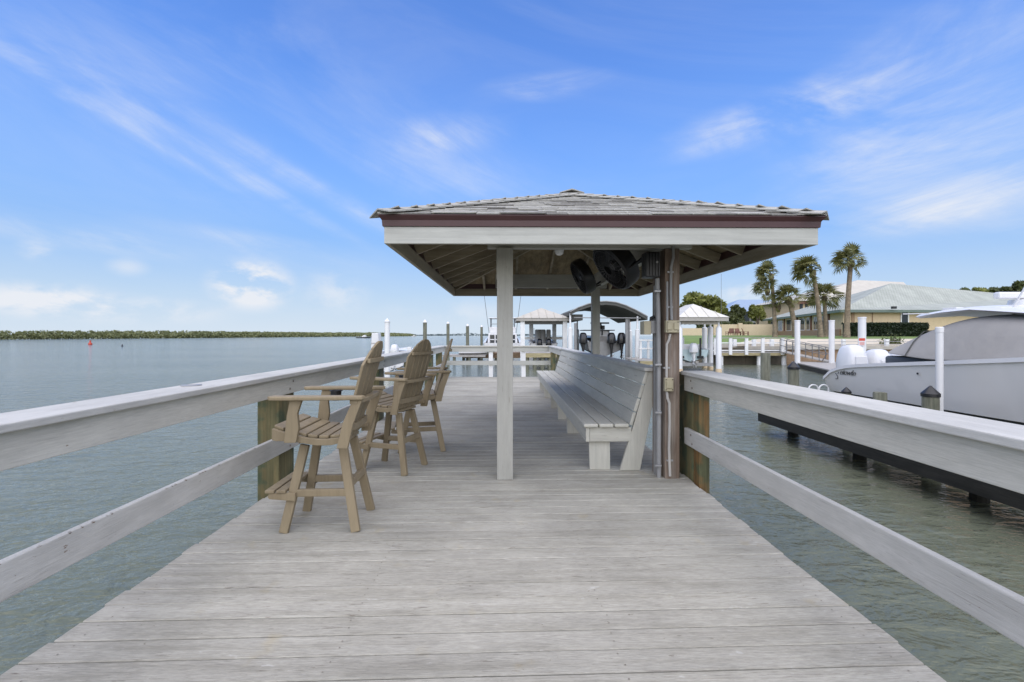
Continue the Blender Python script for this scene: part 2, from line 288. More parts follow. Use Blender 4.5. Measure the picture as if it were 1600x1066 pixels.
def water_mat():
    m, t, b = mat_base('bay_water')
    b.inputs['Roughness'].default_value = 0.085; b.inputs['IOR'].default_value = 1.33; b.inputs['Specular IOR Level'].default_value = 0.5
    g = N(t, 'ShaderNodeNewGeometry')
    n0 = N(t, 'ShaderNodeTexNoise'); n0.inputs['Scale'].default_value = 0.05; n0.inputs['Detail'].default_value = 5
    mp0 = N(t, 'ShaderNodeMapping'); mp0.inputs['Scale'].default_value = (0.5, 1.6, 1); L(t, g.outputs['Position'], mp0.inputs[0]); L(t, mp0.outputs[0], n0.inputs['Vector'])
    mx = N(t, 'ShaderNodeMixRGB'); mx.inputs[1].default_value = (0.112, 0.125, 0.086, 1); mx.inputs[2].default_value = (0.158, 0.167, 0.116, 1)
    L(t, ramp(t, n0.outputs['Fac'], 0.3, 0.7), mx.inputs[0]); L(t, mx.outputs[0], b.inputs['Base Color'])
    h = None
    for (sx, sy, rot, amp, det, rg) in ((0.55, 0.95, 20, 0.55, 2, 0.5), (2.1, 3.6, -12, 0.44, 3, 0.55), (7.0, 11.0, 8, 0.11, 3, 0.6)):
        mp = N(t, 'ShaderNodeMapping'); mp.inputs['Rotation'].default_value = (0, 0, R(rot)); mp.inputs['Scale'].default_value = (sx, sy, 1)
        L(t, g.outputs['Position'], mp.inputs[0])
        n = N(t, 'ShaderNodeTexNoise'); n.inputs['Scale'].default_value = 1.0; n.inputs['Detail'].default_value = det; n.inputs['Roughness'].default_value = rg; n.inputs['Distortion'].default_value = 0.4
        L(t, mp.outputs[0], n.inputs['Vector'])
        a = math_node(t, 'MULTIPLY', n.outputs['Fac'], amp)
        h = a if h is None else math_node(t, 'ADD', h, a)
    bp = N(t, 'ShaderNodeBump'); bp.inputs['Strength'].default_value = 1.0; bp.inputs['Distance'].default_value = 0.19
    L(t, h, bp.inputs['Height']); L(t, bp.outputs[0], b.inputs['Normal'])
    return m
M['water'] = water_mat()

# ------------------------------------------------------------------ mesh helpers
def tag(o, label=None, cat=None, group=None, kind=None):
    if label: o['label'] = label
    if cat: o['category'] = cat
    if group: o['group'] = group
    if kind: o['kind'] = kind
    return o
def thing(name, label, cat, loc=(0, 0, 0), rz=0.0, group=None):
    o = bpy.data.objects.new(name, None); COL.objects.link(o); o.empty_display_size = 0.2
    o.location = loc; o.rotation_euler = (0, 0, rz)
    o['_m'] = 0; del o['_m']
    return tag(o, label, cat, group)
def pmat(o):
    m = Matrix.LocRotScale(Vector(o.location), o.rotation_euler, Vector(o.scale))
    return pmat(o.parent) @ m if o.parent else m
class MB:
    def __init__(s): s.v = []; s.f = []; s.uv = None
    def add(s, vs, fs):
        b = len(s.v); s.v += [Vector(v) for v in vs]; s.f += [tuple(b + i for i in f) for f in fs]; return s
    def box(s, x0, y0, z0, x1, y1, z1):
        return s.add([(x0, y0, z0), (x1, y0, z0), (x1, y1, z0), (x0, y1, z0), (x0, y0, z1), (x1, y0, z1), (x1, y1, z1), (x0, y1, z1)],
                     [(3, 2, 1, 0), (4, 5, 6, 7), (0, 1, 5, 4), (1, 2, 6, 5), (2, 3, 7, 6), (3, 0, 4, 7)])
    def bar(s, p, q, w, h, up=(0, 0, 1)):
        """rectangular bar from p to q; w sideways, h along up"""
        p = Vector(p); q = Vector(q); d = (q - p).normalized(); up = Vector(up)
        sd = d.cross(up)
        if sd.length < 1e-5: sd = d.cross(Vector((1, 0, 0)))
        sd.normalize(); u = sd.cross(d).normalized()
        vs = []
        for e in (p, q):
            for a, b in ((-1, -1), (1, -1), (1, 1), (-1, 1)): vs.append(e + sd * (a * w / 2) + u * (b * h / 2))
        return s.add(vs, [(0, 1, 2, 3), (7, 6, 5, 4), (0, 4, 5, 1), (1, 5, 6, 2), (2, 6, 7, 3), (3, 7, 4, 0)])
    def prism(s, poly, a0, a1, axis='y'):
        """poly of 2-D points extruded along an axis (x: (y,z); y: (x,z); z: (x,y))"""
        n = len(poly)
        def P(p, a): return {'x': (a, p[0], p[1]), 'y': (p[0], a, p[1]), 'z': (p[0], p[1], a)}[axis]
        vs = [P(p, a0) for p in poly] + [P(p, a1) for p in poly]
        fs = [tuple(range(n)), tuple(range(2 * n - 1, n - 1, -1))] + [(i, n + i, n + (i + 1) % n, (i + 1) % n) for i in range(n)]
        return s.add(vs, fs)
    def tube(s, pts, r, n=8, caps=True):
        pts = [Vector(p) for p in pts]; rs = r if isinstance(r, (list, tuple)) else [r] * len(pts)
        vs = []; prev = None
        for i, p in enumerate(pts):
            d = (pts[min(i + 1, len(pts) - 1)] - pts[max(i - 1, 0)]).normalized()
            if prev is None:
                a = d.cross(Vector((0, 0, 1)))
                if a.length < 1e-4: a = d.cross(Vector((1, 0, 0)))
            else: a = prev - d * prev.dot(d)
            a.normalize(); prev = a; b = d.cross(a)
            for k in range(n):
                t = 2 * math.pi * k / n; vs.append(p + (a * math.cos(t) + b * math.sin(t)) * rs[i])
        fs = []
        for i in range(len(pts) - 1):
            for k in range(n): fs.append((i * n + k, i * n + (k + 1) % n, (i + 1) * n + (k + 1) % n, (i + 1) * n + k))
        if caps: fs += [tuple(range(n - 1, -1, -1)), tuple((len(pts) - 1) * n + k for k in range(n))]
        return s.add(vs, fs)
    def lathe(s, prof, n=16, m=None):
        vs = []; m = m or Matrix()
        for (r, z) in prof:
            for k in range(n):
                t = 2 * math.pi * k / n; vs.append(m @ Vector((r * math.cos(t), r * math.sin(t), z)))
        fs = []
        for i in range(len(prof) - 1):
            for k in range(n): fs.append((i * n + k, i * n + (k + 1) % n, (i + 1) * n + (k + 1) % n, (i + 1) * n + k))
        fs += [tuple(range(n - 1, -1, -1)), tuple((len(prof) - 1) * n + k for k in range(n))]
        return s.add(vs, fs)
    def rings(s, rings, caps=True):
        n = len(rings[0]); vs = [p for r in rings for p in r]; fs = []
        for i in range(len(rings) - 1):
            for k in range(n): fs.append((i * n + k, i * n + (k + 1) % n, (i + 1) * n + (k + 1) % n, (i + 1) * n + k))
        if caps: fs += [tuple(range(n - 1, -1, -1)), tuple((len(rings) - 1) * n + k for k in range(n))]
        return s.add(vs, fs)
    def mesh(s, name, mat, smooth=False):
        me = bpy.data.meshes.new(name); me.from_pydata([tuple(v) for v in s.v], [], s.f); me.update()
        if mat: me.materials.append(mat)
        if smooth: me.polygons.foreach_set('use_smooth', [True] * len(me.polygons))
        return me
    def build(s, name, mat, parent=None, smooth=False, bevel=0.0, local=False, subsurf=0, recalc=True):
        if parent is not None and not local:
            inv = pmat(parent).inverted(); s.v = [inv @ v for v in s.v]
        me = s.mesh(name, mat, smooth)
        if recalc and len(s.f) < 5000:
            import bmesh
            bm = bmesh.new(); bm.from_mesh(me); bmesh.ops.recalc_face_normals(bm, faces=bm.faces); bm.to_mesh(me); bm.free()
        o = bpy.data.objects.new(name, me); COL.objects.link(o); o.parent = parent
        if bevel:
            b = o.modifiers.new('bevel', 'BEVEL'); b.width = bevel; b.segments = 2; b.limit_method = 'ANGLE'; b.angle_limit = R(40)
        if subsurf:
            d = o.modifiers.new('subsurf', 'SUBSURF'); d.levels = subsurf; d.render_levels = subsurf
        if smooth and not subsurf:
            try:
                for p in me.polygons: p.use_smooth = True
                me.set_sharp_from_angle(angle=R(38))
            except Exception: pass
        return o
def mobj(name, me, parent=None, loc=(0, 0, 0), rot=(0, 0, 0), scale=(1, 1, 1)):
    o = bpy.data.objects.new(name, me); COL.objects.link(o); o.parent = parent
    o.location = loc; o.rotation_euler = rot; o.scale = scale; return o
def copy_tree(o, parent=None):
    c = o.copy(); COL.objects.link(c); c.parent = parent
    for ch in list(o.children): copy_tree(ch, c)
    return c

WATER = -1.15
# ------------------------------------------------------------------ setting: water, land
mb = MB(); S_ = 7000
mb.add([(-S_, -300, WATER), (S_, -300, WATER), (S_, 9000, WATER), (-S_, 9000, WATER)], [(0, 1, 2, 3)])
tag(mb.build('water', M['water']), kind='structure')
mb = MB()
mb.add([(-300, -300, -4.2), (300, -300, -4.2), (300, 300, -4.2), (-300, 300, -4.2)], [(0, 1, 2, 3)])
tag(mb.build('seabed', M['sand']), kind='structure')
# lawn rising from the seawall to the houses
prof = [(40.65, -3.5), (40.65, 0.42), (46, 1.02), (55, 1.32), (90, 1.38), (420, 1.5)]
mb = MB()
vs = []; 
for (y, z) in prof: vs += [(0.345 * y, y, z), (240, y, z)]
mb.add(vs, [(2 * i, 2 * i + 1, 2 * i + 3, 2 * i + 2) for i in range(len(prof) - 1)])
tag(mb.build('lawn', M['lawn']), kind='structure')
mb = MB()
mb.add([(20.5, 40.4, 0.45), (230, 40.4, 0.45), (230, 47.0, 1.07), (25.5, 46.0, 1.035), (21.5, 42.5, 0.67)], [(0, 1, 2, 3, 4)])
tag(mb.build('sand_path', M['sand']), kind='structure')

# ------------------------------------------------------------------ far shores
def leafquads(mb, n, fn, size, rnd=random):
    for _ in range(n):
        p = Vector(fn()); s_ = size * rnd.uniform(0.6, 1.4)
        a = Vector((rnd.gauss(0, 1), rnd.gauss(0, 1), rnd.gauss(0, 1))).normalized(); b = a.cross(Vector((rnd.gauss(0, 1), rnd.gauss(0, 1), rnd.gauss(0, 1)))).normalized()
        b2 = b * 0.6
        i = len(mb.v); mb.v += [p - a * s_ , p - b2 * s_, p + a * s_, p + b2 * s_]; mb.f.append((i, i + 1, i + 2, i + 3))
shore = [(-420, 534.0, 0), (0, 530.6, 13.5), (100, 529.8, 12.5), (200, 529.0, 11.5), (300, 528.2, 10.0), (400, 527.3, 8.2), (480, 526.5, 6.8), (560, 525.9, 5.6), (600, 525.7, 5.0), (640, 525.4, 3.6)]
shp = []
for (px, py, hpx) in shore:
    Y = (EYE - WATER) * F / (py - HOR); p = at(px, py, Y); shp.append((p.x, Y, (hpx or 13) * Y / F * 1.0))
mb = MB()
for i in range(len(shp) - 1):
    (x0, y0, h0), (x1, y1, h1) = shp[i], shp[i + 1]
    L0 = math.hypot(x1 - x0, y1 - y0); nb = int(max(14, L0 / 4.5))
    for k in range(nb):
        t = (k + random.random()) / nb; x = x0 + (x1 - x0) * t; y = y0 + (y1 - y0) * t; h = (h0 + (h1 - h0) * t) * (0.93 + 0.13 * math.sin(x * 0.035) + 0.07 * math.sin(x * 0.11 + 2))
        dd = max(8.0, y * 0.03)
        for row in range(3):
            cx = x + random.uniform(-2, 2) - row * dd * 0.2; cy = y + row * dd * 0.8 + random.uniform(0, dd * 0.5); hh = h * (0.62, 0.84, 1.0)[row] * random.uniform(0.86, 1.04)
            rr = max(2.6, y * 0.0085) * random.uniform(0.8, 1.5)
            def fn():
                a = random.uniform(0, 2 * math.pi); q = math.sqrt(random.random()); zz = random.random() ** 0.7
                r_ = rr * q * (1 - 0.55 * zz ** 2)
                return (cx + r_ * math.cos(a) * 1.3, cy + r_ * math.sin(a), WATER + hh * zz)
            leafquads(mb, 90, fn, max(0.55, y * 0.0021))
tag(mb.build('mangrove_shore', M['mangrove'], recalc=False), 'long low green mangrove shoreline across the open bay', kind='stuff')
mb = MB()
for k in range(420):
    px = random.uniform(560, 860); Y = 2600
    c = at(px, 523, Y)
    hh = (5.0 + 3.5 * math.sin(px * 0.045) + 2.0 * math.sin(px * 0.13 + 1)) * random.uniform(0.7, 1.1) + 4.5
    leafquads(mb, 8, lambda: (c.x + random.uniform(-9, 9), Y + random.uniform(-20, 20), WATER + hh * random.random()), 3.4)
tag(mb.build('distant_shore', M['far_shore'], recalc=False), 'wooded shore on the horizon, coloured blue-grey for haze', kind='stuff')

# ------------------------------------------------------------------ pier deck
XL, XR, Y0, Y1 = -2.07, 1.79, 0.9, 15.55
deck = tag(thing('pier_deck', None, None), kind='structure')
PITCH = 0.1422; SK = 0.024
nb = int((Y1 - Y0) / PITCH)
for i in range(nb):
    y = Y0 + i * PITCH; g = random.uniform(0.0045, 0.0095)
    xl = XL + random.uniform(-0.012, 0.012); xr = XR + random.uniform(-0.012, 0.012)
    def sk(x): return SK * x * max(0.0, 1 - y / 14.0)
    zz = random.uniform(-0.002, 0.002); tz = random.uniform(-0.0012, 0.0012); b = 0.004
    vs = []
    nx = 5
    for j in range(nx + 1):
        x = xl + (xr - xl) * j / nx; w0 = y + sk(x) + g / 2 + random.uniform(-0.001, 0.001); w1 = y + sk(x) + PITCH - g / 2 + random.uniform(-0.001, 0.001)
        for (yy, z_) in ((w0, -0.036), (w0, -b), (w0 + b, 0), (w1 - b, 0), (w1, -b), (w1, -0.036)):
            vs.append((x, yy, z_ + zz + (tz if yy > y + 0.07 else -tz)))
    fs = []
    for j in range(nx):
        for k in range(6): fs.append((j * 6 + k, j * 6 + (k + 1) % 6, (j + 1) * 6 + (k + 1) % 6, (j + 1) * 6 + k))
    fs += [tuple(range(5, -1, -1)), tuple(nx * 6 + k for k in range(6))]
    MB().add(vs, fs).build('board', M['deck'], deck)
nails = MB()
for i in range(nb):
    for x in (XL + 0.12, -0.75, 0.5, XR - 0.12):
        for q in (0.30, 0.72):
            nx_ = x + random.uniform(-0.012, 0.012); ny_ = Y0 + (i + q) * PITCH + SK * x * max(0.0, 1 - (Y0 + i * PITCH) / 14.0) + random.uniform(-0.008, 0.008)
            b_ = len(nails.v); nails.v += [Vector((nx_ + 0.0042 * math.cos(k * math.pi / 3), ny_ + 0.0042 * math.sin(k * math.pi / 3), 0.0036)) for k in range(6)]; nails.f.append(tuple(range(b_, b_ + 6)))
tag(nails.build('nail_heads', M['rust'], deck, recalc=False), kind='stuff')
for x in (XL + 0.12, -0.75, 0.5, XR - 0.12):
    MB().box(x - 0.04, Y0, -0.30, x + 0.04, Y1 - 0.02, -0.045).build('joist', M['treated'], deck)
for y in (1.2, 4.6, 7.7, 10.4, 13.1, 15.2):
    MB().box(XL + 0.05, y - 0.05, -0.55, XR - 0.05, y + 0.05, -0.302).build('cross_beam', M['treated'], deck)

# ------------------------------------------------------------------ rails
def rail_side(name, label, side, xi, xo, y0, y1, posts):
    """cap, fascia board and lower board along Y; side -1 left of the deck, +1 right"""
    t = thing(name, label, 'railing', ((xi + xo) / 2, y0, 0))
    segs = []; y = y0
    a = xi + side * 0.035
    b = a + side * 0.04
    def lengths(cuts):
        e = [y0] + [c for c in cuts if y0 < c < y1] + [y1]
        return [(p + (0.0015 if k else 0), q - 0.0015) for k, (p, q) in enumerate(zip(e[:-1], e[1:]))]
    for (p, q) in lengths((4.37, 8.9, 13.05)): MB().box(min(xi, xo), p, 1.012, max(xi, xo), q, 1.05).build('cap_board', M['paint_worn'], t, bevel=0.006)
    for (p, q) in lengths((7.70, 13.1)):
        MB().box(min(a, b), p, 0.856, max(a, b), q, 1.010).build('fascia_board', M['paint_y'], t, bevel=0.004)
        MB().box(min(a, b), p, 0.332, max(a, b), q, 0.49).build('lower_board', M['paint_worn'], t, bevel=0.006)
    for (py, d, wd, mt) in posts:
        for zz in (0.90, 0.965, 0.37, 0.45):
            MB().lathe([(0.011, 0), (0.009, 0.005)], 8, Matrix.Translation((a, py + d * (0.4 if zz in (0.9, 0.37) else 0.62), zz)) @ Matrix.Rotation(R(-90 if side > 0 else 90), 4, 'Y')).build('bolt', M['rust'], t)
    c0 = b + side * 0.002
    for (py, d, wd, mt) in posts:
        c1 = c0 + side * wd
        MB().box(min(c0, c1), py, -1.9, max(c0, c1), py + d, 1.009).build('post', mt, t, bevel=0.012)
    return t
rail_side('railing', 'long grey painted rail along the open water, beside the bar stools', -1, -1.975, -2.27, 0.3, 15.40,
          [(0.9, 0.2, 0.18, M['treated']), (4.22, 0.30, 0.20, M['treated']), (7.55, 0.3, 0.2, M['treated']), (10.3, 0.2, 0.2, M['treated']), (12.95, 0.3, 0.2, M['treated']), (14.9, 0.2, 0.18, M['treated'])])
lr = [o for o in COL.objects if o.name.startswith('lower_board')][0].parent
ch = MB()
for k in range(26):
    yy = random.uniform(1.3, 4.2); ln = random.uniform(0.006, 0.03); hh = random.uniform(0.002, 0.008)
    ch.add([(-2.0094, yy, 0.488), (-2.0094, yy + ln, 0.487), (-2.0094, yy + ln * 0.8, 0.488 - hh), (-2.0094, yy + ln * 0.2, 0.488 - hh * 0.7)], [(0, 1, 2, 3)])
    ch.add([(-2.013, yy, 0.4904), (-2.013, yy + ln, 0.4904), (-2.013 - hh, yy + ln * 0.7, 0.4904)], [(0, 1, 2)])
tag(ch.build('paint_chips', M['chip'], lr, recalc=False), kind='stuff')
rt = rail_side('railing', 'grey painted rail in front of the moored boat, running to the brown post', 1, 1.735, 2.02, 0.3, 4.53,
          [(0.9, 0.2, 0.18, M['treated']), (4.28, 0.13, 0.105, M['treated_brown']), (4.42, 0.50, 0.15, M['treated'])])
t = thing('railing', 'grey painted rail beyond the end of the bench back', 'railing', (1.55, 11.9, 0))
MB().box(1.44, 11.92, 1.012, 1.66, 15.40, 1.05).build('cap_board', M['paint_worn'], t, bevel=0.005)
MB().box(1.47, 11.92, 0.86, 1.51, 15.40, 1.01).build('fascia_board', M['paint_y'], t, bevel=0.004)
for y in (13.3, 15.1): MB().box(1.513, y, -1.9, 1.67, y + 0.2, 1.009).build('post', M['treated'], t, bevel=0.01)
t = thing('railing', 'pale rail with white posts closing the far end of the pier', 'railing', (-0.2, 15.6, 0))
MB().box(-2.27, 15.402, 1.012, 1.66, 15.69, 1.05).build('cap_board', M['paint_x'], t, bevel=0.005)
MB().box(-2.25, 15.44, 0.85, 1.64, 15.48, 1.01).build('fascia_board', M['fascia'], t, bevel=0.004)
MB().box(-2.25, 15.44, 0.40, 1.64, 15.48, 0.545).build('lower_board', M['fascia'], t, bevel=0.004)
for px in (640, 767, 818):
    x = at(px, 550, 15.55).x
    MB().box(x - 0.07, 15.482, -1.9, x + 0.07, 15.62, 1.009).build('post', M['white_paint'], t, bevel=0.006)
# round rod holder let into the left cap
p = at(292, 603, 3.23)
t = thing('rod_holder', 'round metal rod holder ring set in the left rail cap', 'rod holder', (p.x + 0.03, 3.23, 1.05))
MB().lathe([(0.028, -0.10), (0.031, 0.0), (0.062, 0.0005), (0.062, 0.006), (0.035, 0.008), (0.030, 0.004), (0.026, -0.09)], 20).build('flange', M['metal'], t, local=True, smooth=True)
MB().lathe([(0.0295, -0.09), (0.0295, 0.003)], 16).build('tube', M['black'], t, local=True)  # capped black plug: the dark of the open hole put in as colour

# ------------------------------------------------------------------ gazebo
GX, GYF, GYB, HW = 0.815, 3.83, 8.97, 1.815
ZE, SL = 2.385, 0.388      # top of rafters at the eave, slope
gz = thing('gazebo', 'pier gazebo with grey shingled hip roof over the long bench', 'gazebo', (GX, (GYF + GYB) / 2, 0))
def roofz(d): return ZE + SL * d
PX0, PX1, PYF, PYB = 0.0, 1.635, 4.53, 8.30
def post(x, y, m, w=0.14, z0=0.0, z1=2.25): MB().box(x - w / 2, y - w / 2, z0, x + w / 2, y + w / 2, z1).build('post', m, gz, bevel=0.006)
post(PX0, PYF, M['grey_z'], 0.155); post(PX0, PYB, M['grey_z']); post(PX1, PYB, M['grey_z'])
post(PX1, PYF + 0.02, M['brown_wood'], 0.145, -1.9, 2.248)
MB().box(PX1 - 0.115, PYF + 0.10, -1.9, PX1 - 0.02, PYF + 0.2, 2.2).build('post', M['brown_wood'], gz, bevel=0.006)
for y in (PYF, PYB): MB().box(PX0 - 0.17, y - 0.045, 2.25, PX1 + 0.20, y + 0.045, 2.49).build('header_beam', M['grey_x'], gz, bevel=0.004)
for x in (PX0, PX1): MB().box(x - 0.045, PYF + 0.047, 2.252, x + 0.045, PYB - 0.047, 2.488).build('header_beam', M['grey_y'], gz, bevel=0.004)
MB().box(PX0 - 0.085, PYF - 0.03, 1.95, PX0 - 0.0715, PYF + 0.05, 2.45).build('cleat', M['grey_z'], gz)
# fascia boards, brown drip edge
xl, xr = GX - HW, GX + HW
MB().box(xl, GYF, 2.16, xr, GYF + 0.035, 2.30).build('fascia_board', M['fascia'], gz, bevel=0.003)
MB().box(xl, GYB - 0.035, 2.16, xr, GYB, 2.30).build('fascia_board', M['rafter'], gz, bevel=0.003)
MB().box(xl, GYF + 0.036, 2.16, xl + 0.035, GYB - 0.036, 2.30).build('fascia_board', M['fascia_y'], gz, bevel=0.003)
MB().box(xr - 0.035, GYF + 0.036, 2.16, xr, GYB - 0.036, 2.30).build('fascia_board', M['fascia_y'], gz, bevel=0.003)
def ringprism(name, mat, prof):
    """a band round the four eaves: prof = (outset, z) loop"""
    rings = []
    for (sx, sy) in ((-1, -1), (1, -1), (1, 1), (-1, 1)):
        rings.append([Vector((GX + sx * (HW + o_), ((GYF + GYB) / 2) + sy * ((GYB - GYF) / 2 + o_), z)) for (o_, z) in prof])
    mb = MB(); n = len(prof); vs = [p for r in rings for p in r]; fs = []
    for i in range(4):
        j = (i + 1) % 4
        for k in range(n): fs.append((i * n + k, i * n + (k + 1) % n, j * n + (k + 1) % n, j * n + k))
    mb.add(vs, fs); mb.build(name, mat, gz)
ringprism('drip_edge', M['drip'], [(-0.02, 2.302), (0.012, 2.302), (0.016, 2.35), (0.042, 2.386), (0.042, 2.392), (-0.02, 2.392)])
# rafters
RD = 0.125
def rafter(x0, y0, x1, y1, w=0.038):
    def D(x, y): return min(x - xl, xr - x, y - GYF, GYB - y)
    z0 = roofz(D(x0, y0)) - RD / 2 ; z1 = roofz(D(x1, y1)) - RD / 2
    MB().bar((x0, y0, z0 - 0.012), (x1, y1, z1 - 0.012), w, RD * 0.93).build('rafter', M['rafter'], gz)
ridge0, ridge1 = GYF + HW, GYB - HW
for k in range(1, 9):
    y = GYF + 0.571 * k
    d = min(y - GYF, GYB - y, HW)
    if d > 0.15:
        e = 0.03 if d < HW else 0.025
        rafter(xl + 0.04, y, xl + d - e, y); rafter(xr - 0.04, y, xr - d + e, y)
for k in range(1, 6):
    x = xl + 0.605 * k
    d = min(x - xl, xr - x, HW)
    if d > 0.15:
        e = 0.03
        rafter(x, GYF + 0.04, x, GYF + d - e); rafter(x, GYB - 0.04, x, GYB - d + e)
for (sx, yy, ry) in ((-1, GYF, ridge0), (1, GYF, ridge0), (-1, GYB, ridge1), (1, GYB, ridge1)):
    rafter(GX + sx * (HW - 0.04), yy + (0.04 if yy == GYF else -0.04), GX + sx * 0.02, ry - (0.02 if yy == GYF else -0.02), 0.04)
MB().box(GX - 0.02, ridge0, roofz(HW) - 0.19, GX + 0.02, ridge1, roofz(HW) - 0.03).build('ridge_board', M['rafter'], gz)
# plywood under the shingles
zr = roofz(HW); e = 0.03; ze2 = roofz(-e)
A, B, C, D4 = (xl - e, GYF - e, ze2), (xr + e, GYF - e, ze2), (xr + e, GYB + e, ze2), (xl - e, GYB + e, ze2)
P, Q = (GX, ridge0, zr), (GX, ridge1, zr)
up = lambda p: (p[0], p[1], p[2] + 0.016)
for poly in ((A, B, P), (C, D4, Q), (D4, A, P, Q), (B, C, Q, P)):
    n = len(poly); MB().add(list(poly) + [up(p) for p in poly], [tuple(range(n - 1, -1, -1)), tuple(range(n, 2 * n))] + [(i, (i + 1) % n, n + (i + 1) % n, n + i) for i in range(n)]).build('roof_sheathing', M['ply'], gz)
# shingles: the face towards the walker as pieces, the other three joined
th = math.atan(SL); cs, sn = math.cos(th), math.sin(th)
rnd = random.Random(5)
def face_shingles():
    """(along, up-slope, width) in a face's own frame: along 0 at the middle of the eave"""
    return None
def shingle_rows(L0, L1, run, cb):
    rows = int(run / cs / 0.135)
    for r in range(rows):
        d = r * 0.135 * cs - 0.045
        half = L0 / 2 - (L0 - L1) / 2 * max(d + 0.05, 0) / run
        x = -half + rnd.uniform(-0.16, -0.02)
        while x < half - 0.02:
            wd = rnd.choice((0.16, 0.21, 0.27, 0.34)) * rnd.uniform(0.9, 1.1)
            a, b = max(x, -half), min(x + wd, half)
            if b - a > 0.05: cb(a, b, d, rnd.choice((0.0, 0.0, 0.005, 0.007)), r)
            x += wd + 0.004
SH = [MB().box(-0.5, 0, 0, 0.5, 0.185, 0.009).mesh('shingle', M['shingle']), MB().box(-0.5, 0, 0, 0.5, 0.185, 0.009).mesh('shingle', M['shingle_dark'])]
Rx = Matrix.Rotation(th - R(2.6), 4, 'X')
gl = Vector(gz.location)
def front_cb(a, b, d, lift, r):
    z = roofz(d) + 0.026 + lift
    mobj('shingle', SH[1 if rnd.random() < 0.3 else 0], gz, Vector((GX + (a + b) / 2, GYF + d, z)) - gl, (th - R(3.3), 0, 0), (b - a, 1, 1))
shingle_rows(2 * HW + 0.09, 0.0, HW, front_cb)
back = MB()
def face_cb(origin, along, inward):
    along = Vector(along); inward = Vector(inward)
    sl = (inward * math.cos(th - R(2.8)) + Vector((0, 0, math.sin(th - R(2.8))))); nn = along.cross(sl).normalized()
    if nn.z < 0: nn = -nn
    def cb(a, b, d, lift, r):
        o_ = Vector(origin) + inward * d; o_.z = roofz(d) + 0.026 + lift
        vs = []
        for h in (0, 0.0085):
            for (aa, ss) in ((a, 0), (b, 0), (b, 0.185), (a, 0.185)): vs.append(o_ + along * aa + sl * ss + nn * h)
        back.add(vs, [(3, 2, 1, 0), (4, 5, 6, 7), (0, 1, 5, 4), (1, 2, 6, 5), (2, 3, 7, 6), (3, 0, 4, 7)])
    return cb
LY = GYB - GYF
shingle_rows(2 * HW + 0.09, 0.0, HW, face_cb((GX, GYB, 0), (-1, 0, 0), (0, -1, 0)))
shingle_rows(LY + 0.09, LY - 2 * HW, HW, face_cb((xl, (GYF + GYB) / 2, 0), (0, -1, 0), (1, 0, 0)))
shingle_rows(LY + 0.09, LY - 2 * HW, HW, face_cb((xr, (GYF + GYB) / 2, 0), (0, 1, 0), (-1, 0, 0)))
tag(back.build('shingle_field', M['shingle'], gz, recalc=False), kind='stuff')
# hip and ridge caps
capm = MB().add([(-0.15, 0, -0.045), (0, 0, 0.0), (0.15, 0, -0.045), (-0.14, 0.26, -0.045), (0, 0.26, 0.0), (0.14, 0.26, -0.045),
                 (-0.15, 0, -0.055), (0, 0, -0.012), (0.15, 0, -0.055), (-0.14, 0.26, -0.055), (0, 0.26, -0.012), (0.14, 0.26, -0.055)],
                [(0, 1, 4, 3), (1, 2, 5, 4), (6, 9, 10, 7), (7, 10, 11, 8), (0, 6, 7, 1), (1, 7, 8, 2), (3, 4, 10, 9), (4, 5, 11, 10), (0, 3, 9, 6), (2, 8, 11, 5)]).mesh('hip_cap', M['shingle'])
for (sx, yy, ry) in ((-1, GYF - 0.045, ridge0), (1, GYF - 0.045, ridge0), (-1, GYB + 0.045, ridge1), (1, GYB + 0.045, ridge1)):
    p = Vector((GX + sx * (HW + 0.045), yy, roofz(-0.045) + 0.058)); q = Vector((GX, ry, roofz(HW) + 0.058)); d = q - p; n = int(d.length / 0.165)
    yaw = math.atan2(-d.x, d.y); pit = math.atan2(d.z, math.hypot(d.x, d.y)) - R(2.4)
    for k in range(n):
        mobj('hip_cap', capm, gz, p + d * (k / n) + Vector((0, 0, rnd.uniform(0.008, 0.013))) - gl, (pit, 0, yaw + rnd.uniform(-0.03, 0.03)))
n = int((ridge1 - ridge0) / 0.17)
for k in range(n + 1): mobj('ridge_cap', capm, gz, Vector((GX, ridge0 - 0.06 + 0.17 * k, roofz(HW) + 0.095)) - gl, (R(-3), 0, 0))
# conduits clipped to the brown post
fy = PYF + 0.02 - 0.0725
def pt(px, py, y=fy - 0.02): return at(px, py, y)
MB().tube([(at(1029.5, 744, 4.52).x, 4.52, 0.0), (at(1029.5, 744, 4.52).x, 4.52, 1.0), (at(1028.5, 500, 4.52).x, 4.52, 1.6), (at(1027, 433, 4.52).x, 4.52, 1.96)], 0.0225, 12).build('conduit', M['pvc'], gz, smooth=True)
MB().box(at(1022, 600, 4.62).x, 4.60, 0.0, at(1027.5, 600, 4.62).x, 4.64, 1.9).build('conduit', M['pvc'], gz)
def pipe(pts, r, m): MB().tube([pt(*p) for p in pts], r, 8).build('conduit', m, gz, smooth=True)
pipe([(1052, 384), (1052, 402), (1048.5, 418), (1048, 460), (1049.5, 500)], 0.014, M['pvc'])
pipe([(1047, 522), (1045.5, 530), (1042, 538), (1041.5, 560), (1041.5, 592)], 0.0125, M['pvc_white'])
pipe([(1042, 612), (1043, 622), (1046, 630), (1046.5, 660), (1045.5, 700), (1047, 744)], 0.0135, M['pvc_white'])
pipe([(1042.5, 440), (1042.5, 502)], 0.011, M['pvc'])
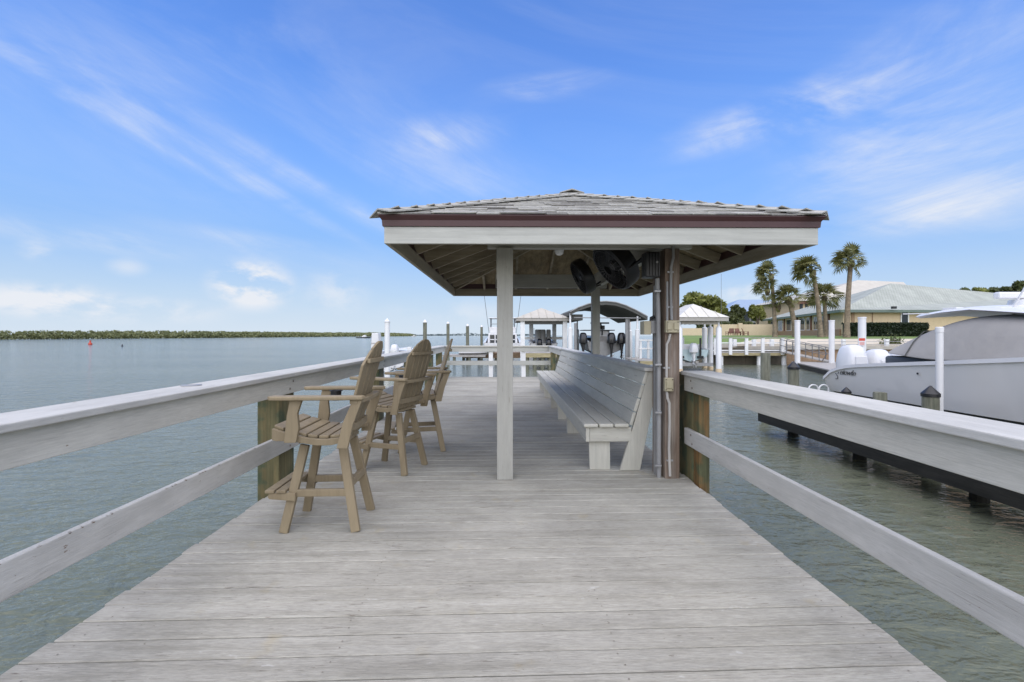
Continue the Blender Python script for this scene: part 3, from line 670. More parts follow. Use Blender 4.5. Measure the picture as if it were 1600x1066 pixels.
for (px, py) in ((1029, 570), (1029, 645), (1029, 728), (1028, 455), (1048, 425), (1047, 480), (1047, 720), (1042, 575)):
    p = pt(px, py); MB().box(p.x - 0.03, p.y + 0.002, p.z - 0.008, p.x + 0.03, p.y + 0.045, p.z + 0.008).build('pipe_clip', M['metal'], gz)

def outlet_box(label, px0, py0, px1, py1, nlid, depth=0.06, y=fy - 0.004):
    a = at(px0, py1, y); b = at(px1, py0, y)
    t = thing('outlet_box', label, 'outlet box', ((a.x + b.x) / 2, y, a.z))
    MB().box(a.x, y - depth, a.z, b.x, y, b.z).build('box', M['box_beige'], t, bevel=0.006)
    wd = (b.x - a.x)
    for k in range(nlid):
        x0 = a.x + wd * (k + 0.14) / nlid; x1 = a.x + wd * (k + 0.86) / nlid; hz_ = b.z - a.z
        l = MB().box(x0, y - depth - 0.012, a.z + hz_ * 0.24, x1, y - depth - 0.001, b.z - hz_ * 0.2).build('lid', M['box_beige'], t, bevel=0.003)
    for (xx, zz) in ((a.x + wd * 0.12, a.z + 0.016), (b.x - wd * 0.12, a.z + 0.016), (a.x + wd * 0.12, b.z - 0.016), (b.x - wd * 0.12, b.z - 0.016)):
        MB().lathe([(0.005, 0), (0.005, 0.004)], 8, Matrix.Translation((xx, y - depth - 0.0005, zz)) @ Matrix.Rotation(R(90), 4, 'X')).build('screw', M['black'], t)
    return t
outlet_box('beige double outlet box on the brown post above the rail', 1038, 501, 1059, 520, 2, 0.05)
outlet_box('small beige junction box on the brown post, beside the rail end', 1036.5, 590, 1050, 611, 1, 0.045)
y = 4.60; a = at(1004, 523, y); b = at(1022, 502, y)
t = thing('electrical_box', 'weathered grey-beige electrical box left of the grey conduit', 'electrical box', ((a.x + b.x) / 2, y, a.z))
MB().box(a.x, y - 0.05, a.z, a.x + (b.x - a.x) * 0.62, y + 0.09, b.z).build('cover', M['box_beige'], t, bevel=0.006)
MB().box(a.x + (b.x - a.x) * 0.62 + 0.001, y - 0.04, a.z + 0.01, b.x + 0.01, y + 0.08, b.z + 0.004).build('back_box', M['pvc'], t, bevel=0.004)
MB().tube([(b.x - 0.03, y, b.z + 0.004), (b.x - 0.03, y, b.z + 0.03), (b.x + 0.0, y - 0.02, b.z + 0.045)], 0.017, 10).build('photocell', M['black'], t, smooth=True)
# black speaker box at the post
y = 4.44; a = at(1009, 433, y); b = at(1032, 393, y)
t = thing('speaker_box', 'black ribbed speaker box on the gazebo post below the beam', 'speaker', ((a.x + b.x) / 2, y, a.z))
MB().box(a.x, y - 0.0, a.z, b.x, y + 0.15, b.z).build('housing', M['black'], t, bevel=0.012)
for k in range(5):
    x = a.x + (b.x - a.x) * (k + 0.5) / 5; MB().box(x - 0.006, y - 0.012, a.z + 0.015, x + 0.006, y - 0.001, b.z - 0.015).build('rib', M['black'], t)
p = at(1026, 410, y); MB().lathe([(0.012, 0), (0.012, 0.006)], 10, Matrix.Translation((p.x, y - 0.0125, p.z)) @ Matrix.Rotation(R(90), 4, 'X')).build('badge', M['pvc'], t)
# bulb holder under the front beam
p = at(874, 389, 4.75)
t = thing('ceiling_lamp', 'small white lamp holder under the gazebo beam', 'lamp', (p.x, 4.75, 2.25))
MB().lathe([(0.045, 0.06), (0.05, 0.03), (0.04, -0.01), (0.018, -0.025)], 14).build('globe', M['white'], t, local=True, smooth=True)
MB().lathe([(0.03, 0.062), (0.03, 0.10)], 10).build('stem', M['pvc'], t, local=True)

def drum_fan(label, c, n, r, dep, mount):
    """black drum fan: ring, wire guards, blades, motor, arm to its mount"""
    t = thing('drum_fan', label, 'fan', c, 0, 'black fans under the gazebo roof')
    n = Vector(n).normalized(); q = n.to_track_quat('Z', 'Y').to_matrix().to_4x4()
    rm = Matrix.Translation(c) @ q
    prof = [(r * 0.93, -dep / 2), (r, -dep / 2 + 0.02), (r * 1.02, 0), (r, dep / 2 - 0.02), (r * 0.93, dep / 2), (r * 0.90, dep / 2), (r * 0.93, 0), (r * 0.90, -dep / 2)]
    mb = MB(); nn = 40; vs = []
    for (rr, z) in prof:
        for k in range(nn): a_ = 2 * math.pi * k / nn; vs.append(rm @ Vector((rr * math.cos(a_), rr * math.sin(a_), z)))
    m_ = len(prof); mb.add(vs, [(i * nn + k, i * nn + (k + 1) % nn, ((i + 1) % m_) * nn + (k + 1) % nn, ((i + 1) % m_) * nn + k) for i in range(m_) for k in range(nn)])
    mb.build('drum', M['black'], t, smooth=True)
    for sgn in (-1, 1):
        g = MB()
        for k in range(30):
            a_ = 2 * math.pi * k / 30; z = sgn * (dep / 2 + 0.004)
            g.bar(rm @ Vector((0.06 * math.cos(a_), 0.06 * math.sin(a_), z + sgn * 0.02)), rm @ Vector((r * 0.93 * math.cos(a_), r * 0.93 * math.sin(a_), z)), 0.004, 0.004, n)
        for rr in (0.35, 0.6, 0.82):
            ring = [rm @ Vector((r * rr * math.cos(2 * math.pi * k / 24), r * rr * math.sin(2 * math.pi * k / 24), z + sgn * 0.012 * (1 - rr))) for k in range(25)]
            g.tube(ring, 0.003, 5, False)
        tag(g.build('guard', M['black'], t), kind='stuff')
    MB().lathe([(0.06, -dep * 0.62), (0.075, -dep * 0.5), (0.075, dep * 0.1), (0.05, dep * 0.3)], 14, rm).build('motor', M['black'], t, smooth=True)
    for k in range(3):
        a_ = 2 * math.pi * k / 3 + 0.4; e1 = Vector((math.cos(a_), math.sin(a_), 0)); e2 = Vector((-math.sin(a_), math.cos(a_), 0)); vs = []
        for (rr, wd, tw) in ((0.06, 0.05, 0.03), (r * 0.5, 0.09, 0.03), (r * 0.86, 0.10, 0.02)):
            vs += [rm @ (e1 * rr - e2 * wd + Vector((0, 0, -tw))), rm @ (e1 * rr + e2 * wd + Vector((0, 0, tw)))]
        MB().add(vs + [v + n * 0.004 for v in vs], [(0, 2, 3, 1), (2, 4, 5, 3), (6, 7, 9, 8), (8, 9, 11, 10), (0, 1, 7, 6), (4, 10, 11, 5), (0, 6, 8, 2), (2, 8, 10, 4), (1, 3, 9, 7), (3, 5, 11, 9)]).build('blade', M['black'], t)
    m3 = Vector(mount); c = Vector(c); ed = c - n * (dep * 0.55)
    sd = (m3 - c); sd = (sd - n * sd.dot(n)).normalized()
    MB().tube([ed, ed + sd * (r * 0.5) - n * 0.03, c + sd * (r * 1.05) - n * 0.02, m3], 0.016, 8).build('arm', M['black'], t, smooth=True)
    MB().tube([c + sd * (r * 1.0) + n * 0.03, m3 + Vector((0, 0, -0.05))], 0.013, 8).build('brace', M['black'], t, smooth=True)
    return t
c1 = at(962, 413, 5.25); c2 = at(911, 432, 7.35)
drum_fan('large black drum fan beside the black speaker box, nearer of the two fans', c1, (-0.78, -0.16, -0.60), 0.30, 0.19, (PX1 - 0.06, 5.0, 2.30))
drum_fan('black drum fan nearest the back post of the gazebo', c2, (-0.88, -0.06, -0.45), 0.285, 0.17, (PX1 - 0.06, 7.55, 2.28))

# ------------------------------------------------------------------ bench
BY0, BY1 = 4.74, 11.85
bench = thing('bench', 'long grey painted bench with slatted leaning back under the gazebo', 'bench', (1.1, (BY0 + BY1) / 2, 0))
for k in range(3):
    x0 = 0.81 + k * 0.158
    MB().box(x0, BY0 - 0.03, 0.452, x0 + 0.148, BY1, 0.49).build('seat_slat', M['bench_y'], bench, bevel=0.012)
MB().box(0.835, BY0 + 0.002, 0.30, 0.873, BY1 - 0.02, 0.449).build('apron', M['bench_y'], bench, bevel=0.004)
MB().box(0.876, BY0 + 0.01, 0.30, 1.31, BY0 + 0.048, 0.449).build('end_apron', M['bench_x'], bench, bevel=0.004)
bx, bz = 1.285, 0.475; tx, tz = 1.45, 1.01; dv = Vector((tx - bx, 0, tz - bz)); Lb = dv.length; dv.normalize()
for k in range(4):
    a = Vector((bx, 0, bz)) + dv * (0.148 * k); b = a + dv * 0.138
    nrm = Vector((dv.z, 0, -dv.x))
    MB().prism([(a.x, a.z), (b.x, b.z), (b.x + nrm.x * 0.036, b.z + nrm.z * 0.036), (a.x + nrm.x * 0.036, a.z + nrm.z * 0.036)], BY0 + 0.005, BY1 - 0.02).build('back_slat', M['bench_y'], bench, bevel=0.008)
MB().box(1.435, BY0 - 0.02, 1.028, 1.625, BY1 + 0.06, 1.066).build('cap_board', M['paint_worn'], bench, bevel=0.006)
sup = [(BY0 + 0.012, 0.04)] + [(yy, 0.05) for yy in (6.5, 7.6, 8.8, 10.3, 11.6)]
for (yy, wd) in sup:
    MB().prism([(1.19, 0.0), (1.40, 0.0), (1.60, 1.025), (1.487, 1.025), (1.30 + 0.03, 0.46)], yy, yy + wd).build('back_support', M['bench_z'], bench, bevel=0.004)
    MB().prism([(0.885, 0.0), (1.10, 0.0), (1.095, 0.298), (0.878, 0.298)], yy + wd + 0.003, yy + wd + 0.043).build('leg', M['bench_z'], bench, bevel=0.004)
    MB().box(0.877, yy + wd + 0.003, 0.30, 1.32, yy + wd + 0.043, 0.449).build('seat_bearer', M['bench_x'], bench)

# ------------------------------------------------------------------ bar stools
def arc_poly(pts): return pts
def make_stool(cup):
    t = thing('bar_stool', 'x', 'bar stool', (0, 0, 0), 0, 'tan swivel bar stools by the rail')
    B = lambda mb, n, bev=0.005: mb.build(n, M['poly'], t, local=True, bevel=bev)
    for sx in (-1, 1):
        for sy in (-1, 1):
            B(MB().bar((sx * 0.135, sy * 0.125, 0.605), (sx * 0.252, sy * 0.205, 0.0), 0.038, 0.062, (1, 0, 0)), 'leg')
    zs = 0.27; k = 1 - zs / 0.605; lx = 0.135 + 0.117 * k; ly = 0.125 + 0.08 * k
    for sy in (-1, 1): B(MB().box(-lx - 0.13 * 0, sy * ly - 0.016, zs - 0.026, lx, sy * ly + 0.016, zs + 0.026), 'stretcher')
    B(MB().box(lx - 0.018, -ly, zs - 0.026 + 0.06, lx + 0.018, ly, zs + 0.026 + 0.06), 'stretcher')
    for sy in (-1, 1): B(MB().prism([(-lx - 0.15, zs - 0.028), (-lx - 0.16, zs - 0.01), (-lx - 0.15, zs + 0.012), (-lx + 0.03, zs + 0.012), (-lx + 0.03, zs - 0.045)], sy * (ly + 0.034) - 0.014, sy * (ly + 0.034) + 0.014), 'foot_bracket', 0.003)
    for x in (-lx - 0.145, -lx - 0.065): B(MB().box(x - 0.032, -0.225, zs + 0.0135, x + 0.032, 0.225, zs + 0.036), 'foot_slat')
    MB().lathe([(0.15, 0.607), (0.15, 0.618)], 20).build('swivel_plate', M['black'], t, local=True)
    B(MB().box(-0.17, -0.16, 0.62, 0.17, 0.16, 0.645), 'seat_base')
    def seat_z(x):
        u = (x + 0.30) / 0.5; return 0.752 - 0.125 * math.sin(min(max(u, 0), 1) * math.pi * 0.72) * 0.62
    for sy in (-1, 1):
        top = [(x, seat_z(x)) for x in (0.215, 0.15, 0.07, 0.0, -0.08, -0.16, -0.23, -0.285, -0.302)]
        bot = [(-0.302, 0.672), (-0.27, 0.664), (-0.18, 0.664), (-0.10, 0.650), (0.0, 0.632), (0.10, 0.632), (0.215, 0.66)]
        B(MB().prism(top + bot, sy * 0.262 - 0.016, sy * 0.262 + 0.016), 'seat_rail', 0.003)
        B(MB().prism([(0.150, 0.618), (0.225, 0.618), (0.262, 0.78), (0.325, 0.952), (0.262, 0.952), (0.195, 0.80)], sy * 0.297 - 0.0155, sy * 0.297 + 0.0155), 'rear_upright', 0.003)
        B(MB().prism([(-0.205, 0.66), (-0.125, 0.66), (-0.105, 0.76), (-0.115, 0.86), (-0.085, 0.952), (-0.165, 0.952), (-0.185, 0.85)], sy * 0.297 - 0.0155, sy * 0.297 + 0.0155), 'arm_support', 0.003)
        y0 = sy * 0.305
        arm = [(-0.29, y0 - 0.040), (-0.31, y0 - 0.02), (-0.31, y0 + 0.03), (-0.29, y0 + 0.052), (0.10, y0 + 0.045), (0.33, y0 + 0.03), (0.345, y0), (0.33, y0 - 0.03), (0.10, y0 - 0.045)]
        B(MB().prism(arm, 0.9535, 0.9815, 'z'), 'arm', 0.008)
    for j in range(6):
        x = -0.268 + j * 0.077
        z0, z1 = seat_z(x - 0.032), seat_z(x + 0.032)
        B(MB().add([(x - 0.032, -0.245, z0), (x + 0.032, -0.245, z1), (x + 0.032, 0.245, z1), (x - 0.032, 0.245, z0), (x - 0.032, -0.245, z0 + 0.02), (x + 0.032, -0.245, z1 + 0.02), (x + 0.032, 0.245, z1 + 0.02), (x - 0.032, 0.245, z0 + 0.02)],
                   [(3, 2, 1, 0), (4, 5, 6, 7), (0, 1, 5, 4), (1, 2, 6, 5), (2, 3, 7, 6), (3, 0, 4, 7)]), 'seat_slat', 0.005)
    # fanned back: five slats under one arched outline
    zb, ztop = 0.655, 1.36; lean = (0.365 - 0.165) / (1.36 - 0.655)
    for j in range(5):
        c0 = (j - 2) * 0.079; c1 = (j - 2) * 0.098
        def arch(y): return ztop - 0.185 * (abs(y) / 0.245) ** 2.2
        vs = []
        for off in (0, 0.02):
            for (yy0, yy1, zz0, zz1) in ((c0 - 0.0335, c0 + 0.0335, zb, zb), (c1 - 0.0415, c1 + 0.0415, arch(c1 - 0.0415), arch(c1 + 0.0415))):
                for (yy, zz) in ((yy0, zz0), (yy1, zz1)): vs.append((0.165 + lean * (zz - zb) + off + 0.045 * 0 - 0.35 * (yy * yy) , yy, zz))
        B(MB().add(vs, [(0, 1, 3, 2), (4, 6, 7, 5), (0, 4, 5, 1), (2, 3, 7, 6), (0, 2, 6, 4), (1, 5, 7, 3)]), 'back_slat', 0.004)
    def band(name, z, half, off, h, d):
        xs = 0.165 + lean * (z - zb) + off; mb_ = MB(); rings = []
        for i in range(9):
            y = -half + 2 * half * i / 8; x = xs - 0.35 * y * y
            rings.append([(x, y, z - h / 2), (x + d, y, z - h / 2), (x + d, y, z + h / 2), (x, y, z + h / 2)])
        B(mb_.rings(rings), name, 0.004)
    band('back_band', 1.215, 0.205, 0.0215, 0.032, 0.024)
    band('arm_band', 0.9375, 0.315, 0.030, 0.030, 0.055)
    band('lower_band', 0.735, 0.245, 0.0215, 0.05, 0.024)
    if cup:
        ch = MB().lathe([(0.036, -0.075), (0.042, 0.0), (0.05, 0.0), (0.05, 0.006), (0.039, 0.006), (0.033, -0.068)], 18, Matrix.Translation((-0.03, 0.222, 0.953))).build('cup_holder', M['black'], t, local=True, smooth=True)
    return t
st1 = make_stool(True)
st1.location = (-1.32, 3.50, 0.001); st1.rotation_euler.z = R(1.5)
st1['label'] = 'tan bar stool nearest the camera, its back towards the deck'
st2 = copy_tree(st1); st2.location = (-1.17, 4.88, 0.001); st2.rotation_euler.z = R(-19)
st2['label'] = 'tan bar stool standing between the other two, turned towards the far end'
st3 = copy_tree(st1); st3.location = (-1.03, 5.72, 0.001); st3.rotation_euler.z = R(11)
st3['label'] = 'tan bar stool farthest along the pier, its back seen edge-on'

# ------------------------------------------------------------------ piles
def pile(name, label, px, pytop, Y, dia, mat, cap=None, group=None, capmat=None, foot=None):
    p = at(px, pytop, Y)
    t = thing(name, label, 'piling', (p.x, Y, WATER - 0.02), 0, group)
    r = dia / 2; zt = p.z - WATER + 0.02
    capH = {'cone': dia * 0.55, 'flat': 0.03, None: 0}[cap] if cap in ('cone', 'flat', None) else 0
    prof = [(r * 1.03, -2.5), (r, 0), (r * 0.98, zt - capH)]
    if cap is None: prof = prof[:-1] + [(r * 0.98, zt - 0.02), (r * 0.93, zt)]
    MB().lathe(prof, 16).build('shaft', mat, t, local=True, smooth=True)
    if cap == 'cone': MB().lathe([(r * 1.10, zt - capH - dia * 0.22), (r * 1.12, zt - capH), (r * 0.12, zt), (r * 0.02, zt + 0.004)], 16).build('cap', capmat, t, local=True, smooth=True)
    if cap == 'flat': MB().lathe([(r * 1.08, zt - 0.10), (r * 1.08, zt - 0.01), (r * 0.9, zt)], 16).build('cap', capmat, t, local=True, smooth=True)
    if foot: MB().lathe([(r * 1.04, -0.3), (r * 1.04, 0.22), (r * 1.02, 0.25)], 16).build('foot_sleeve', foot, t, local=True, smooth=True)
    return t
g = 'white capped pilings off the left rail'
pile('piling', 'white-capped piling beside the first bar stool back, tallest of the row over the left rail', 605, 497.5, 26, 0.30, M['white_paint'], 'cone', g, M['white'])
pile('piling', 'white-capped piling rising behind the middle bar stool', 664, 499.5, 34, 0.29, M['pile_wood'], 'cone', g, M['white'])
pile('piling', 'white-capped piling rising behind the third bar stool', 700, 502.5, 40, 0.27, M['pile_wood'], 'cone', g, M['white'])
pile('piling', 'white-capped piling midway between the third bar stool and the front post', 730.5, 506, 47, 0.33, M['pile_wood'], 'cone', g, M['white'])
pile('piling', 'white-capped piling just left of the white sportfishing boat', 752.5, 508, 50, 0.28, M['pile_wood'], 'cone', g, M['white'])
g = 'wooden pilings beside the moored boat'
pile('piling', 'flat-topped grey-green wooden piling standing alone beyond the right rail', 1196, 551.5, 13.6, 0.27, M['pile_wood'], None, g)
pile('piling', 'wooden piling with black cone cap left of the boat stern', 1240, 565, 12.3, 0.27, M['pile_wood'], 'cone', g, M['black'])
pile('piling', 'piling with low black cone cap under the boat lettering', 1322.5, 605, 10.5, 0.18, M['pile_wood'], 'cone', g, M['black'])
pile('piling', 'short wooden piling stub without cap beside the hull', 1375, 613, 9.6, 0.25, M['pile_wood'], None, g)
pile('piling', 'thick wooden piling with black cone cap beside the white guide pole', 1454, 603, 8.15, 0.25, M['pile_wood'], 'cone', g, M['black'])
g = 'tall white pilings by the gangway'
pile('piling', 'tall white square-topped piling at the foot of the gangway railing', 1246, 500.5, 36.0, 0.40, M['white'], 'flat', g, M['white'])
pile('piling', 'tall white piling at the far side of the gangway foot', 1299.5, 500.5, 35.5, 0.40, M['white'], 'flat', g, M['white'])
pile('piling', 'thickest tall white piling, with a red and white sign, behind the engines', 1347, 495.5, 33.0, 0.50, M['white'], 'flat', g, M['white'])
pile('piling', 'slim white boat lift guide pole in front of the grey hull', 1468, 511, 8.25, 0.115, M['white'], 'flat', None, M['white'])
p = at(1347, 534, 32.7)
t = thing('sign', 'small red and white notice on the thick white piling', 'sign', (p.x, 32.72, p.z))
MB().box(-0.24, -0.01, -0.28, 0.24, 0.01, 0.28).build('plate', M['white'], t, local=True)
MB().box(-0.22, -0.016, 0.06, 0.22, -0.011, 0.25).build('red_panel', M['red'], t, local=True)
for k in range(3): MB().box(-0.18, -0.016, -0.06 - k * 0.09, 0.18, -0.011, -0.02 - k * 0.09).build('red_line', M['red'], t, local=True)

# ------------------------------------------------------------------ boats
def outboard(parent, loc, h, cowl_m, leg_m, tilt=0.0, yaw=0.0):
    """one outboard motor as a part of its boat: cowl, midsection, gearcase and propeller as sub-parts. local +Y is aft"""
    o = bpy.data.objects.new('outboard_motor', None); COL.objects.link(o); o.parent = parent; o.location = loc; o.rotation_euler = (tilt, 0, yaw)
    s = h / 1.7
    def ring(z, wx, y0, y1, n=18, e=2.6):
        cy, hy = (y0 + y1) / 2, (y1 - y0) / 2; r_ = []
        for k in range(n):
            a = 2 * math.pi * k / n; cx_, sx_ = math.cos(a), math.sin(a)
            r_.append(Vector((wx * math.copysign(abs(cx_) ** (2 / e), cx_) * s, (cy + hy * math.copysign(abs(sx_) ** (2 / e), sx_)) * s, z * s)))
        return r_
    MB().rings([ring(0.93, 0.17, -0.24, 0.24), ring(1.0, 0.285, -0.30, 0.33, e=3.6), ring(1.25, 0.275, -0.32, 0.36, e=3.6), ring(1.45, 0.245, -0.30, 0.33, e=3.6), ring(1.60, 0.205, -0.25, 0.28, e=3.4), ring(1.67, 0.16, -0.18, 0.22, e=3), ring(1.70, 0.08, -0.08, 0.10)]).build('cowl', cowl_m, o, local=True, smooth=True)
    MB().rings([ring(0.30, 0.05, -0.10, 0.17, 12), ring(0.34, 0.10, -0.12, 0.30, 12), ring(0.37, 0.06, -0.10, 0.2, 12), ring(0.7, 0.10, -0.14, 0.2, 12), ring(0.945, 0.16, -0.20, 0.22, 12)]).build('midsection', leg_m, o, local=True, smooth=True)
    MB().rings([ring(-0.16, 0.008, -0.02, 0.08, 10, 2), ring(-0.02, 0.03, -0.1, 0.12, 10, 2), ring(0.06, 0.07, -0.2, 0.24, 10, 2), ring(0.14, 0.06, -0.18, 0.2, 10, 2), ring(0.295, 0.045, -0.1, 0.15, 10, 2)]).build('gearcase', leg_m, o, local=True, smooth=True)
    MB().box(-0.15 * s, -0.335 * s, 1.06 * s, 0.15 * s, -0.29 * s, 1.40 * s).build('cowl_panel', cowl_m, o, local=True, bevel=0.02)
    mb_ = MB().lathe([(0.05 * s, 0), (0.035 * s, 0.12 * s)], 10, Matrix.Translation((0, 0.245 * s, 0.06 * s)) @ Matrix.Rotation(R(-90), 4, 'X')); mb_.build('prop_hub', M['metal'], o, local=True)
    pm = MB()
    for k in range(3):
        a = 2 * math.pi * k / 3; e1 = Vector((math.cos(a), 0, math.sin(a))); e2 = Vector((-math.sin(a), 0, math.cos(a)))
        c = Vector((0, 0.30, 0.06))
        pm.add([(c + e1 * 0.04 - Vector((0, 0.03, 0))) * s, (c + e1 * 0.04 + Vector((0, 0.03, 0))) * s, (c + e1 * 0.19 + e2 * 0.07 + Vector((0, 0.03, 0))) * s, (c + e1 * 0.17 - e2 * 0.06 - Vector((0, 0.03, 0))) * s], [(0, 1, 2, 3)])
    tag(pm.build('propeller', M['metal'], o, local=True, recalc=False), kind='stuff')
    return o
def hull_parts(t, L0, Bm, zk, zc, zs, side_m, bot_m, trim_m, bow_flare=1.0, sdrop=0.0, n=15):
    """hull in the boat's own frame: stern at y=0, bow towards -Y; zk keel, zc chine, zs(u) sheer heights"""
    secs = []
    for i in range(n):
        u = i / (n - 1); y = -L0 * u
        b = Bm / 2 * (1 - max(0, (u - 0.45) / 0.55) ** 2.3 * 0.97)
        bc = b * (0.90 - 0.45 * max(0, (u - 0.3) / 0.7) ** 1.5)
        c = zc + (zs(u) - zc) * 0.55 * max(0, (u - 0.4) / 0.6) ** 2
        k = zk + (zs(u) - zk) * 0.75 * max(0, (u - 0.6) / 0.4) ** 2.2
        secs.append((y, b, bc, k, min(c, zs(u) - 0.05), zs(u)))
    side = MB(); bot = MB(); trim = MB()
    sv = []
    for sgn in (-1, 1):
        r0 = []
        for (y, b, bc, k, c, s_) in secs:
            r0.append([(sgn * bc, y, c), (sgn * (bc + (b - bc) * 0.62), y, c + (s_ - c) * 0.5), (sgn * b, y, s_), (sgn * (b - 0.03), y, s_), (sgn * (bc - 0.03), y, c + 0.02)])
        side.rings([[Vector(p) for p in q] for q in r0])
        bot_r = [[Vector((0, y, k)), Vector((sgn * bc, y, c)), Vector((sgn * (bc - 0.02), y, c + 0.012)), Vector((0, y, k + 0.02))] for (y, b, bc, k, c, s_) in secs]
        bot.rings(bot_r)
        tr = [[Vector((sgn * (b + 0.03), y, s_ - 0.03)), Vector((sgn * (b + 0.03), y, s_ + 0.045)), Vector((sgn * (b - 0.20), y, s_ + 0.05)), Vector((sgn * (b - 0.20), y, s_ - 0.02))] for (y, b, bc, k, c, s_) in secs]
        trim.rings(tr)
    y, b, bc, k, c, s_ = secs[0]
    side.prism([(0, k), (bc, c), (b, s_), (-b, s_), (-bc, c)], -0.04, 0.0, 'y')
    # foredeck and cockpit sole
    dk = [(q[1] - 0.19, q[0], q[5] - 0.01) for q in secs if q[0] < -L0 * 0.62]
    solez = zc + (zs(0.3) - zc) * 0.25
    sole = [(q[2] - 0.02, q[0]) for q in secs if q[0] >= -L0 * 0.66]
    side.build('hull', side_m, t, local=True, smooth=True); bot.build('hull_bottom', bot_m, t, local=True); trim.build('gunwale', trim_m, t, local=True, smooth=True)
    if len(dk) > 1:
        vs = [(-a, y_, z_) for (a, y_, z_) in dk] + [(max(a, 0.0), y_, z_) for (a, y_, z_) in dk]; m_ = len(dk)
        MB().add(vs, [(i, i + 1, m_ + i + 1, m_ + i) for i in range(m_ - 1)]).build('foredeck', trim_m, t, local=True)
    vs = [(-a, y_, solez) for (a, y_) in sole] + [(a, y_, solez) for (a, y_) in sole]; m_ = len(sole)
    MB().add(vs, [(i, i + 1, m_ + i + 1, m_ + i) for i in range(m_ - 1)]).build('cockpit_sole', trim_m, t, local=True)
    return secs

# the large grey-blue boat on its lift, alongside the pier with its stern away from us
BX, BYS = 10.0, 12.0
boat = thing('motor_boat', 'pale blue-grey motor boat under a grey canvas cover, moored alongside', 'boat', (BX, BYS, 0))
def sheer(u):
    y = u * 11.0
    return 0.27 + 0.36 * (1 - math.exp(-y / 0.33)) + 0.40 * min(1, max(0, (y - 0.5) / 4.5)) ** 1.1 + 0.35 * max(0, (y - 5) / 6) ** 1.3
hull_parts(boat, 11.0, 3.2, -0.62, -0.05, sheer, M['hull'], M['bottom'], M['white'], n=45)
outboard(boat, (-0.48, 0.42, -0.62), 1.76, M['white'], M['white'], R(-3)); outboard(boat, (0.22, 0.42, -0.68), 1.70, M['white'], M['white'], R(-3))
outboard(boat, (0.92, 0.42, -0.68), 1.70, M['white'], M['white'], R(-3))
# canvas cover
rings = []
for (y, zb, zt, wb, wt) in ((-1.35, 1.01, 1.05, 1.20, 0.90), (-1.7, 0.99, 1.26, 1.30, 0.95), (-2.2, 0.95, 1.50, 1.42, 1.0), (-2.75, 0.90, 1.71, 1.46, 1.02), (-3.3, 0.90, 1.81, 1.46, 1.02), (-4.2, 0.96, 1.76, 1.46, 1.05), (-5.2, 1.02, 1.62, 1.44, 1.05), (-6.0, 1.07, 1.48, 1.36, 1.0), (-6.6, 1.10, 1.30, 1.2, 0.8)):
    wm = wb + (wt - wb) * 0.45
    r_ = [(-wb, y, zb), (-wm, y, zb + (zt - zb) * 0.55), (-wt, y, zt - 0.03), (-wt * 0.5, y, zt + 0.01), (0, y, zt + 0.02), (wt * 0.5, y, zt + 0.01), (wt, y, zt - 0.03), (wm, y, zb + (zt - zb) * 0.55), (wb, y, zb)]
    rings.append([Vector(p) for p in r_])
rings2 = [[Vector(p) for p in r] + [p * 1.0 + Vector((-p.x * 0.02, 0, -0.02)) for p in reversed(r)] for r in rings]
cv = MB().rings(rings2).build('canvas_cover', M['canvas'], boat, local=True, smooth=True, subsurf=2)
MB().box(-1.25, -3.0, 0.2, 1.25, -1.5, 0.93).build('cockpit_shade_block', M['bottom'], boat, local=True, bevel=0.05)  # dark block added for the shade inside the cockpit below the cover
# seam piping over the aft panel
pp = [rings[2][k] + Vector((0, -0.05, 0.012)) for k in range(9)]
MB().tube([(p.x * 1.004, p.y, p.z) for p in pp], 0.012, 6).build('canvas_seam', M['canvas_dark'], boat, local=True)
# hard top
hz_ = ((2.05, 1.80), (2.7, 1.865), (3.3, 1.895), (4.2, 1.79), (5.0, 1.68), (6.2, 1.52))
rr = []
for (yy, z) in hz_:
    hw = 1.10 if yy > 2.5 else 1.02
    rr.append([Vector((-hw, -yy, z)), Vector((-hw * 0.9, -yy, z + 0.055)), Vector((0, -yy, z + 0.11)), Vector((hw * 0.9, -yy, z + 0.055)), Vector((hw, -yy, z)), Vector((hw * 0.9, -yy, z - 0.03)), Vector((0, -yy, z + 0.02)), Vector((-hw * 0.9, -yy, z - 0.03))])
MB().rings(rr).build('hard_top', M['white'], boat, local=True, smooth=True)
for sx in (-1, 1):
    MB().tube([(sx * 1.02, -5.6, 0.9), (sx * 0.98, -4.9, 1.45), (sx * 0.85, -4.3, 1.70), (sx * 0.6, -3.6, 1.83)], 0.035, 8).build('top_strut', M['white'], boat, local=True, smooth=True)
MB().box(-0.56, -3.35, 2.10, 1.0, -3.22, 2.23).build('radar_bar', M['white'], boat, local=True, bevel=0.03)
MB().lathe([(0.30, 1.93), (0.27, 2.08), (0.10, 2.10)], 18, Matrix.Translation((0.05, -3.3, 0))).build('radar_pedestal', M['white'], boat, local=True, smooth=True)
MB().lathe([(0.36, 1.82), (0.37, 1.96), (0.22, 2.04), (0.05, 2.06)], 18, Matrix.Translation((0.15, -4.2, 0))).build('satellite_dome', M['white'], boat, local=True, smooth=True)
MB().tube([(-0.72, -3.7, 1.86), (-0.68, -3.95, 2.38)], 0.016, 6).build('antenna', M['white'], boat, local=True)
MB().box(-0.95, -2.9, 1.915, -0.80, -2.6, 1.96).build('spreader_light', M['white'], boat, local=True, bevel=0.01)
MB().tube([(-1.02, -2.4, 1.86), (-1.25, -2.0, 1.865)], 0.012, 6).build('outrigger', M['white'], boat, local=True)
